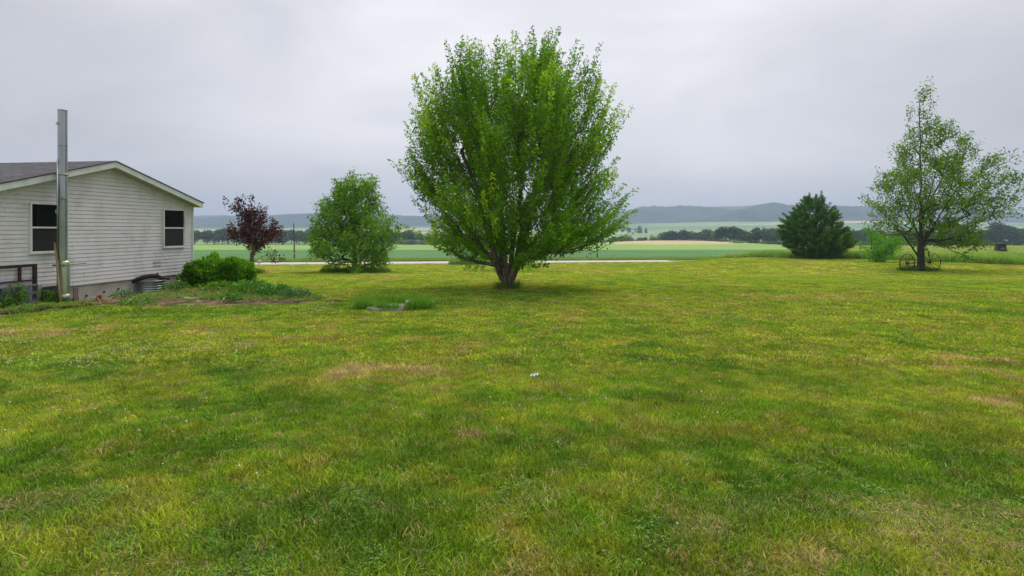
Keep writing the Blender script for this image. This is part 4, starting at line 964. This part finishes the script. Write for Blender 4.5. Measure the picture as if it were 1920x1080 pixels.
for (px, Y, h, r, n, l, c0, c1, sd, lb) in [
    (30, 13.05, .66, .18, 190, .075, GA, (.11, .25, .012), 81, 'tall leafy weed growing up in front of the pierced concrete blocks'),
    (4, 12.8, .34, .25, 160, .08, GA, GB, 82, 'low leafy weed at the left edge below the concrete blocks'),
    (80, 14.0, .42, .30, 300, .075, GA, GB, 83, 'bushy weed in front of the dark board by the stovepipe'),
    (100, 14.2, .30, .24, 170, .07, GA, GB, 84, 'short weed at the foot of the leaning pole'),
    (330, 17.3, .38, .34, 380, .07, (.07, .17, .03), (.14, .28, .06), 85, 'bushy weed at the foundation right of the window well'),
    (232, 16.0, .34, .30, 280, .06, (.07, .19, .02), (.14, .32, .04), 86, 'yellow green weed at the foundation left of the window well'),
    (262, 14.3, .16, .40, 260, .075, (.08, .21, .02), (.15, .34, .04), 87, 'broad leaved bright weed in front of the window well'),
    (470, 16.4, .42, .55, 620, .08, GA, (.12, .30, .03), 88, 'spreading bright weed below the clipped shrub'),
    (515, 15.9, .36, .42, 420, .09, (.045, .16, .02), (.09, .27, .04), 89, 'dark green weed clump near the end of the garden bed'),
    (552, 15.6, .30, .40, 420, .07, (.06, .16, .05), (.11, .25, .08), 90, 'blue green weed clump at the right tip of the garden bed'),
    (435, 14.9, .24, .26, 150, .10, (.07, .2, .02), (.13, .33, .04), 91, 'small bright weed on the bare soil of the bed'),
    (415, 17.0, .34, .60, 420, .08, GA, GB, 92, 'low weed under the front of the clipped shrub')]:
    x_, y_ = wp(px, 0, Y); weed_plant('weed', lb, x_, y_, h, r, n, l, c0, c1, sd, 'weeds in the garden bed')
for (px, Y, sc, sd, lb) in [(357, 14.75, 1.0, 1, 'pale broad burdock leaf lying open on the bare soil'), (492, 15.9, .7, 2, 'pale heart shaped burdock leaves beside the dark weed clump'), (372, 14.2, .55, 3, 'small pale burdock leaf at the front of the bed')]:
    x_, y_ = wp(px, 0, Y); z_ = float(bed_z(np.array([x_]), np.array([y_]))[0]); rg_ = random.Random(sd); Vv = []; Ff = []; Cc = []
    for j in range(4):
        a_ = j*1.7+sd; D = Vector((math.cos(a_), math.sin(a_), .35)).normalized(); S = Vector((-math.sin(a_), math.cos(a_), .1)); L_ = .24*sc*(.7+.5*rg_.random()); o0 = len(Vv); U = D.cross(S)*-1
        pts = [(0, 0, 0), (.25, .38, .05), (.6, .36, .03), (1, 0, -.1), (.6, -.36, .03), (.25, -.38, .05), (.5, 0, -.04)]
        for u_, w_, hh in pts: Vv.append(tuple(D*u_*L_+S*w_*L_+Vector((0, 0, hh*L_+.06)))); Cc.append([.20, .33, .14])
        Ff += [[o0+6, o0+i, o0+(i+1) % 6] for i in range(6)]
    o = mesh_np('burdock', np.array(Vv), Ff, M_leaf, cols=np.array(Cc), smooth=True); o.location = (x_, y_, z_); tag(o, lb, 'burdock', 'burdock leaves in the garden bed')
b = MB(); a = at(466, 556, 16.2); b.tube([a, a+Vector((.2, -.1, -.06)), a+Vector((.42, -.2, -.17)), a+Vector((.5, -.3, -.22))], [.012, .018, .016, .01], 6)
tag(b.build('fallen_stick', pbr('pale_wood', (.45, .38, .28), .9, c2=(.3, .25, .18), scale=9), None), 'pale forked stick lying on the weeds of the bed', 'stick')

# tall grass
def tall(name, pts, h, seed, cols, objs=None):
    rg_ = np.random.default_rng(seed); x, y = pts[:, 0], pts[:, 1]; n = len(x)
    q = fbm(x*.35, y*.35, seed, 3)[:, None]*.7+.3*rg_.random((n, 1)); c = np.array(cols[0])+(np.array(cols[1])-np.array(cols[0]))*q
    return tag(scatter(name, np.stack([x, y, G(x, y)], 1), c, rg_.random(n)*6.28, h*(.7+.5*rg_.random(n))*(.75+.5*fbm(x*.5, y*.5, seed+1, 2)), rg_.integers(0, 2, n), objs), kind='stuff')
TG = [tuft(40, .42, .85, .030, 61, lean=.5, dry=.2), tuft(40, .42, .8, .028, 62, lean=.7, dry=.35)]
TGs = [tuft(40, .14, .30, .007, 63, lean=.5, dry=.1), tuft(40, .14, .26, .007, 64, lean=.8, dry=.1)]
def fieldpts():
    P = []
    for k in range(52000):
        pass
    n = 60000; t = .32+rg.random(n)*.85; y = 40+ (rg.random(n)**1.0)*95; x = t*y
    e = lawn_end(x); ok = (y > e+.15) & (t > .335+ (y-62)*.0012+.02*np.sin(y)) & (y < 128)
    dens = np.where(y < e+14, 1, .55); ok &= rg.random(n) < dens
    return np.stack([x[ok], y[ok]], 1)
fp = fieldpts()
c_far = fp[:, 1] > lawn_end(fp[:, 0])+11
tall('tall_grass', fp[~c_far], .88, 71, ((.15, .31, .03), (.26, .42, .06)), TG)
fc = fp[c_far]; fc = fc[~((np.abs(fc[:, 0]/fc[:, 1]-.8585) < .016) & (fc[:, 1] > 74) & (fc[:, 1] < 86))]
tall('hay_grass', fc, .48, 73, ((.26, .38, .06), (.42, .50, .14)), TG)
# longer grass of the roadside verges
n = 14000; x = -75+rg.random(n)*110; y = road_near(x)+5.9+rg.random(n)**1.3*9
tall('verge_grass', np.stack([x, y], 1), .36, 75, ((.15, .27, .04), (.25, .34, .08)), TG)
x = -7.4+rg.random(600)*6.0; y = 68.2+rg.random(600)*2.2+.14*(x+5)
tall('roadside_grass', np.stack([x, y], 1), .55, 76, ((.08, .18, .03), (.14, .27, .05)), TG)
# tufts left by the mower round trunks, wheels and the well slab
pts = []
for cx, cy, r0, r1, k in [(-.19, 20.5, .26, .44, 22), (-10.78, 39, .3, 2.4, 520), (28.8, 40.2, .2, 1.5, 170), (32, 60, 1.0, 3.0, 260), (-16.5, 36, .2, .8, 60), (2.9, 40, .1, .1, 0)]:
    a_ = rg.random(k)*6.28; r_ = r0+(r1-r0)*rg.random(k); yy = .45 if r1 > 1 else 1
    pts.append(np.stack([cx+r_*np.cos(a_), cy+r_*np.sin(a_)*yy], 1))
tall('unmown_grass', np.concatenate(pts), 1.15, 77, ((.08, .20, .012), (.15, .29, .025)), TGs)
a_ = rg.random(420)*6.28; r_ = .48+.26*rg.random(420)**.5
P_ = np.stack([-2.80+r_*np.cos(a_)*1.15, 13.45+r_*np.sin(a_)*.75], 1); P_ = P_[~((P_[:, 1] < 13.15) & ((P_[:, 0] < -3.05) | (np.abs(P_[:, 0]+2.5) < .12)))]
tall('slab_grass', P_, .82, 78, ((.10, .28, .012), (.19, .42, .03)), TGs)

# ------------------------------------------------------------------ small things on the lawn
sl = Vector((-2.85, 13.4, g(-2.85, 13.4)))
b = MB(); b.lathe((0, 0, 0), [(0, -.1), (.60, -.1), (.615, .0), (.60, .085), (.585, .095), (0, .10)], 40, cap=False)
cap_ = b.build('well_cover', pbr('mossy_concrete', (.30, .27, .23), .95, c2=(.13, .13, .08), scale=6, bump=.6, bscale=30), None); cap_.location = sl
tag(cap_, 'round weathered concrete lid set in the lawn and ringed by long grass', 'well cover')
rz_ = empty('vent_pipe', (at(765, 582, 13.1).x, 13.1, sl.z), 'short white plastic pipe standing at the concrete lid in the lawn', 'pipe')
M_pvc = pbr('white_plastic', (.66, .65, .62), .5, c2=(.45, .43, .38), scale=12)
b = MB(); b.lathe((0, 0, 0), [(.046, -.1), (.046, .20)], 24); b.build('riser', M_pvc, rz_)
b = MB(); b.lathe((0, 0, 0), [(.046, .18), (.060, .18), (.060, .235), (.056, .24), (0, .24)], 24, cap=False); b.build('cap', M_pvc, rz_)
def mound(name, label, px, Y, w, d, h, c, c2, cat, seed):
    v = gp(px, Y); rg_ = random.Random(seed); bm = bmesh.new(); bmesh.ops.create_icosphere(bm, subdivisions=4, radius=1)
    for q in bm.verts:
        k = 1+.35*(float(fbm(np.array([q.co.x*2.3+seed]), np.array([q.co.y*2.3+q.co.z*2]), seed, 4)[0])-.5)*2; q.co = Vector((q.co.x*w/2*k, q.co.y*d/2*k, q.co.z*h*k))
    me = bpy.data.meshes.new(name); bm.to_mesh(me); bm.free(); me.materials.append(pbr(name+'_soil', c, .95, c2=c2, scale=18, bump=.9, bscale=40))
    o = bpy.data.objects.new(name, me); COL.objects.link(o); o.location = v; return tag(o, label, cat)
mound('dirt_mound', 'low dark mound of bare soil in the grass left of the concrete lid', 623, 15.1, .62, .35, .07, (.06, .045, .032), (.10, .075, .05), 'mound', 1)
mound('dirt_clod', 'small brown clod of earth on the lawn in front of the big maple', 1044, 14.9, .22, .16, .05, (.14, .075, .045), (.22, .14, .08), 'clod', 2)
mound('mole_hill', 'small dark brown molehill on the left part of the lawn', 317, 10.8, .20, .14, .045, (.09, .06, .05), (.15, .10, .08), 'molehill', 3)
mound('leaf_clump', 'tiny dark leaf clump on the lawn below the dirt mound', 581, 11.6, .07, .06, .03, (.09, .07, .06), (.16, .13, .1), 'leaf litter', 4)
mound('mulch_patch', 'reddish brown heap of mulch at the right tip of the garden bed', 566, 15.0, .75, .5, .06, (.19, .105, .055), (.28, .17, .09), 'mulch', 5)
v = gp(1001, row2Y(710)); bm = bmesh.new(); bmesh.ops.create_grid(bm, x_segments=10, y_segments=6, size=.5)
for q in bm.verts: q.co = Vector((q.co.x*.085, q.co.y*.045, .045+.010*math.sin(q.co.x*14)+.008*math.cos(q.co.y*17+q.co.x*9)+.02*q.co.x))
me = bpy.data.meshes.new('litter'); bm.to_mesh(me); bm.free(); me.materials.append(pbr('white_wrapper', (.80, .82, .88), .4, c2=(.6, .64, .72), scale=20)); o = bpy.data.objects.new('litter', me); COL.objects.link(o); o.location = v; o.rotation_euler = (0, .1, .3)
sd_ = o.modifiers.new('thick', 'SOLIDIFY'); sd_.thickness = .004
tag(o, 'crumpled white scrap of wrapper lying on the middle of the lawn', 'litter')

# --- iron wheels joined by their axle under the open tree
def wheelset():
    M_iron = pbr('rust_brown_iron', (.075, .040, .028), .8, metal=.3, c2=(.13, .075, .045), scale=12)
    e = empty('wheel_axle', gp(1722, 40.3), 'pair of rusty spoked iron wheels on an axle leaning at the open tree', 'wheels')
    L0 = Vector(e.location)
    for (px, r, yaw) in [(1701, .66, .25), (1743, .70, -.2)]:
        c = gp(px, 39.55 if px < 1720 else 40.4)-L0; c.z += r-.08; R = Matrix.Rotation(yaw, 3, 'Z') @ Matrix.Rotation(math.radians(90), 3, 'X')
        b = MB(); b.lathe(c, [(r-.022, -.04), (r, -.04), (r, .04), (r-.022, .04), (r-.022, -.04)], 48, cap=False, R=R); w = b.build('wheel', M_iron, e)
        b = MB(); b.lathe(c, [(0, -.11), (.07, -.11), (.095, -.05), (.095, .05), (.07, .11), (0, .11)], 20, cap=False, R=R); b.build('hub', M_iron, w)
        for k in range(12):
            a_ = k*math.pi/6+.1; b = MB(); b.bar(c+R @ Vector((.08*math.cos(a_), .08*math.sin(a_), 0)), c+R @ Vector(((r-.02)*math.cos(a_), (r-.02)*math.sin(a_), 0)), .030, .020); b.build('spoke', M_iron, w)
        if px < 1720: ca = c
        else: cb = c
    b = MB(); b.tube([ca, cb], .035, 10); b.build('axle', M_iron, e)
wheelset()

# --- poles, posts and boxes by the road
M_pole = pbr('creosoted_pole', (.10, .085, .075), .9, c2=(.06, .05, .045), scale=3, stretch=(6, 6, .4))
def upole(px, Y, top, lb):
    v = gp(px, Y); h = zrow(top, Y)-v.z; e = empty('utility_pole', v, lb, 'utility pole', 'wooden utility poles along the road')
    b = MB(); b.tube([(0, 0, -.3), (-.03, 0, h*.5), (-.09, 0, h)], [.10, .085, .068], 12); b.build('pole', M_pole, e)
    b = MB(); b.tube([(-.09, 0, h-.02), (-.09, 0, h+.22)], .014, 8); b.build('pin', M_pole, e)
    b = MB(); b.box((0, -.12, .95), (.20, .03, .16)); b.build('marker', M_pvc, e)
upole(552, 84, 419, 'slim dark utility pole beyond the road between purple and round trees')
upole(1120, 88, 415, 'slim dark utility pole beyond the road at the right edge of the big maple')
v = gp(878, 68.4); b = MB(); b.lathe((0, 0, 0), [(.055, -.1), (.055, .72), (.09, .74), (.09, .80), (0, .82)], 12, cap=False); o = b.build('marker_post', M_pvc, None); o.location = v
tag(o, 'short white post beside the road left of the maple trunk', 'post')
mb_ = empty('mailbox', gp(486, 60), 'pale grey mailbox on a short post near the road behind the purple tree', 'mailbox')
b = MB(); b.box((0, 0, .25), (.09, .09, .6), None, .005); b.build('post', M_pvc, mb_)
b = MB(); b.box((0, 0, .60), (.34, .5, .24), None, .04); b.box((0, 0, .44), (.40, .5, .05)); b.build('box', pbr('pale_metal', (.50, .52, .52), .5, c2=(.35, .36, .36), scale=9), mb_)
v = gp(464, 58); b = MB(); b.box((0, 0, .22), (.34, .34, .44), None, .03); b.box((0, 0, .46), (.38, .38, .05), None, .01); o = b.build('dark_box', M_slate, None); o.location = v
tag(o, 'small dark box standing on the lawn left of the purple tree trunk', 'box')

# --- hunting blind in the hay field
bl = empty('hunting_blind', gp(1876, 84), 'small dark tapered hunting blind standing in the hay field at far right', 'hunting blind'); bl.rotation_euler = (0, 0, -.35); bl.scale = (.66, .66, .66)
M_bl = pbr('black_fabric', (.022, .026, .026), .85, c2=(.04, .045, .04), scale=6)
b = MB(); bm = b.bm
def frust(bm, w0, w1, z0, z1):
    a_ = [bm.verts.new((sx*w0, sy*w0, z0)) for sx, sy in ((-1, -1), (1, -1), (1, 1), (-1, 1))]; c_ = [bm.verts.new((sx*w1, sy*w1, z1)) for sx, sy in ((-1, -1), (1, -1), (1, 1), (-1, 1))]
    for i in range(4): bm.faces.new((a_[i], a_[(i+1) % 4], c_[(i+1) % 4], c_[i]))
    bm.faces.new(a_[::-1]); bm.faces.new(c_)
frust(bm, .88, .72, -.1, 1.55); b.build('shell', M_bl, bl)
b = MB(); frust(b.bm, .78, .30, 1.552, 1.80); b.build('roof', M_bl, bl)
b = MB(); b.box((.1, -.86, .50), (.9, .02, .45), Matrix.Rotation(-.09, 3, 'X')); b.build('window_flap', pbr('grey_mesh', (.16, .16, .15), .9, c2=(.10, .10, .10), scale=5), bl)

# ------------------------------------------------------------------ distant trees
M_fleaf = colmat('far_foliage', bscale=.8, amt=.35)
def proto(seed, w, h, n, c0, c1, q, shape):
    rg_ = np.random.default_rng(seed); lobes = [(0, 0, .58, .44)] + [(rg_.normal()*.24, rg_.normal()*.24, .3+.5*rg_.random(), .20+.14*rg_.random()) for _ in range(9)]
    if shape == 'bush': lobes = [(rg_.normal()*.30, rg_.normal()*.25, .28+.25*rg_.random(), .26+.12*rg_.random()) for _ in range(8)]
    if shape == 'cone': lobes = [(rg_.normal()*.05, rg_.normal()*.05, .12+.10*k, .34-.035*k) for k in range(8)]
    P = []; S = []
    for i in range(n):
        lx, ly, lz, lr = lobes[rg_.integers(len(lobes))]; d = rg_.normal(size=3); d /= np.linalg.norm(d); rr = lr*(.75+.3*rg_.random()); P.append([(lx+d[0]*rr)*w, (ly+d[1]*rr)*w, (lz+d[2]*rr*.8)*h]); S.append(d)
    P = np.array(P); P[:, 2] = np.maximum(P[:, 2], .02*h); S = np.array(S)
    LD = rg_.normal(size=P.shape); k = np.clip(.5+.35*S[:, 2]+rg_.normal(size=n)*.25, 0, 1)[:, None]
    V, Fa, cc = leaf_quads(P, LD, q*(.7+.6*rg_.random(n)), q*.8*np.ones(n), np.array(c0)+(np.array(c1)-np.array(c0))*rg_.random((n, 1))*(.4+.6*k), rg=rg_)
    e = bpy.data.objects.new('far_tree', None); cr_ = mesh_np('crown', V, Fa, M_leaf, e, cols=cc); b = MB(); b.tube([(0, 0, -1), (.1, 0, h*.3), (0, .1, h*.7)], [.04*h*.6, .03*h*.5, .01*h], 6); tk = b.build('trunk', M_bark2, e)
    cr_.parent = None; tk.parent = None; unlink(cr_); unlink(tk); return cr_, tk
DA, DB = (.035, .085, .028), (.10, .19, .06); LA, LB = (.09, .17, .035), (.19, .29, .07)
PR = [proto(301, 9, 12, 1500, DA, DB, 1.1, 'tree'), proto(302, 10, 12, 1500, DA, (.06, .12, .05), 1.1, 'tree'), proto(303, 8, 12, 1400, DA, DB, 1.0, 'tree'), proto(304, 9, 12, 1400, LA, LB, 1.0, 'tree'),
      proto(305, 10, 5, 900, LA, LB, .8, 'bush'), proto(306, 10, 5, 900, DA, DB, .8, 'bush'), proto(307, 7, 12, 1200, DA, DB, .9, 'cone')]
PH = [12, 12, 12, 12, 5, 5, 12]
def far_tree(k, px, Y, toprow, lb, group, cat='tree', name='far_tree', zoff=0, sx=1.0, rg=rg):
    v = gp(px, Y); v.z += zoff; h = (zrow(toprow, Y)-v.z); s = h/(PH[k]*.96); sx = sx*(.85+.3*rg.random())
    e = empty(name, v, lb, cat, group, rz=rg.random()*6.28); e.scale = (s*sx if k not in (4, 5) else max(s, .8)*sx, s*sx if k not in (4, 5) else max(s, .8)*sx, s)
    for q in PR[k]:
        o = q.copy(); COL.objects.link(o); o.parent = e
    return e
def row_of(px0, px1, step, Y, tops, kinds, lb, group, jit=2.0, **kw):
    px = px0; n_ = 0
    while px < px1:
        t_ = float(np.interp(px, [a[0] for a in tops], [a[1] for a in tops])); far_tree(kinds[int(rg.integers(len(kinds)))], px+rg.normal()*step*.2, Y+rg.normal()*8, t_+rg.normal()*jit*.6, lb, group, **kw); px += step*(.7+.6*rg.random()); n_ += 1
    return n_
for a0_, a1_, w_ in [(250, 425, 'between the house and the purple tree'), (425, 535, 'right behind the purple tree'), (535, 590, 'between the purple and the round tree'), (590, 735, 'right behind the round tree')]:
    row_of(a0_, a1_, 13, 455, [(-60, 432), (365, 432), (450, 430), (590, 431), (745, 433)], [0, 1, 2, 1, 0], 'dark hazy tree of the distant row, '+w_, 'distant trees '+w_)
row_of(735, 830, 13, 455, [(590, 433), (745, 434), (775, 436), (830, 440)], [0, 1, 3, 2], 'hazy tree in the row between the round tree and the big maple', 'tree row between round tree and maple')
for a0_, a1_, w_ in [(735, 800, 'between the round tree and the maple'), (800, 1140, 'seen through the gaps of the maple crown')]:
    row_of(a0_, a1_, 17, 448, [(700, 447), (830, 449), (1150, 451)], [4, 5, 5], 'grey green bush of the distant row, '+w_, 'distant bushes '+w_, cat='bush', name='far_bush')
row_of(840, 1140, 17, 455, [(840, 438), (960, 440), (1140, 446)], [0, 3, 2], 'distant tree seen in pieces through the gaps of the big maple crown', 'tree row behind the maple')
row_of(1140, 1235, 13, 452, [(1140, 448), (1175, 440), (1190, 446), (1215, 443), (1235, 440)], [3, 0, 3, 2], 'smaller hazy tree behind the left end of the brown field hump', 'trees behind the start of the brown hump')
row_of(1235, 1345, 12, 448, [(1235, 437), (1260, 433), (1300, 434), (1345, 432)], [0, 2, 3, 1], 'green hazy tree in the row behind the brown field hump', 'trees behind the brown hump')
row_of(1140, 1350, 14, 440, [(1140, 450), (1250, 446), (1350, 446)], [4, 5, 4], 'low bush along the back edge of the brown field hump', 'bushes behind the brown hump', cat='bush', name='far_bush')
row_of(1350, 1445, 12, 372, [(1350, 430), (1365, 425), (1380, 427), (1390, 433), (1410, 431), (1432, 427), (1445, 432)], [1, 0, 1], 'big dark tree in the row left of the pine', 'big dark trees left of the pine')
row_of(1445, 1640, 13, 372, [(1445, 434), (1478, 428), (1600, 432), (1640, 431)], [1, 0, 2], 'dark tree in the distant row right behind the pine and the sapling', 'trees behind pine and sapling')
row_of(1640, 1860, 14, 365, [(1640, 432), (1750, 434), (1860, 431)], [2, 0, 3, 1], 'grey green tree in the distant row behind the open tree', 'trees behind the open tree')
row_of(1860, 2000, 13, 360, [(1860, 428), (1875, 420), (1885, 430), (1905, 426), (2000, 425)], [1, 0, 1], 'dark tree in the distant row at the far right behind the hunting blind', 'trees behind the hunting blind')
for a0_, a1_, w_ in [(1350, 1465, 'left of the pine'), (1465, 1600, 'behind the pine'), (1600, 1680, 'behind the sapling'), (1680, 1860, 'behind the open tree'), (1860, 1990, 'behind the hunting blind')]:
    row_of(a0_, a1_, 15, 362, [(1350, 451), (1990, 449)], [4, 5, 5], 'low dark bush at the foot of the distant tree row, '+w_, 'distant bushes '+w_, cat='bush', name='far_bush')
# farmstead far off between small groups of trees
def ft(k, px, top, base, lb, sx=1.0, Y=1200): far_tree(k, px, Y, top, lb, 'trees round the far farm', zoff=zrow(base, Y)-gp(px, Y).z, sx=sx)
ft(0, 1166, 425, 436, 'hazy tree left of the far white farm building, outermost', 1.0); ft(0, 1177, 425, 436, 'hazy tree close on the left of the far white farm building', 1.1)
ft(6, 1199, 423, 437, 'tall dark hazy tree close on the right of the far white farm building', 1.6); ft(6, 1211, 427, 437, 'shorter hazy tree farthest right at the far farm', 1.3)
fmz = zrow(437, 1200); fe = empty('farm_building', (at(1187, 437, 1195).x, 1195, fmz), 'tiny white farm building far across the valley between hazy trees', 'farm building')
M_white = pbr('white_paint', (.8, .8, .8), .7, c2=(.7, .7, .7), scale=.3)
b = MB(); b.box((0, 0, 1.8), (11, 8, 5)); b.build('wall', M_white, fe)
b = MB(); 
for sg in (-1, 1): b.poly([(-5.8, 0, 6.6), (5.8, 0, 6.6), (5.8, sg*4.6, 4.2), (-5.8, sg*4.6, 4.2)])
b.poly([(-5.5, -4, 4.3), (-5.5, 4, 4.3), (-5.5, 0, 6.5)]); b.poly([(5.5, -4, 4.3), (5.5, 4, 4.3), (5.5, 0, 6.5)]); b.build('roof', pbr('pale_roof', (.55, .57, .6), .7, c2=(.5, .5, .52), scale=.5), fe)
b = MB(); b.box((1, -4.02, 1.2), (1.2, .1, 2.4)); b.build('door', M_slate, fe)

# ------------------------------------------------------------------ haze over the valley
hz = mat('haze_air'); t = hz.node_tree; t.nodes.clear(); o_ = N(t, 'ShaderNodeOutputMaterial'); pv = N(t, 'ShaderNodeVolumePrincipled')
pv.inputs['Color'].default_value = (.64, .79, 1.0, 1); pv.inputs['Density'].default_value = .00031; pv.inputs['Anisotropy'].default_value = .2
t.links.new(pv.outputs[0], o_.inputs['Volume'])
bm = bmesh.new(); bmesh.ops.create_cube(bm, size=1); me = bpy.data.meshes.new('haze'); bm.to_mesh(me); bm.free(); me.materials.append(hz)
o = bpy.data.objects.new('haze', me); COL.objects.link(o); o.scale = (18500, 4360, 210); o.location = (0, 2080, 75); tag(o, kind='stuff')
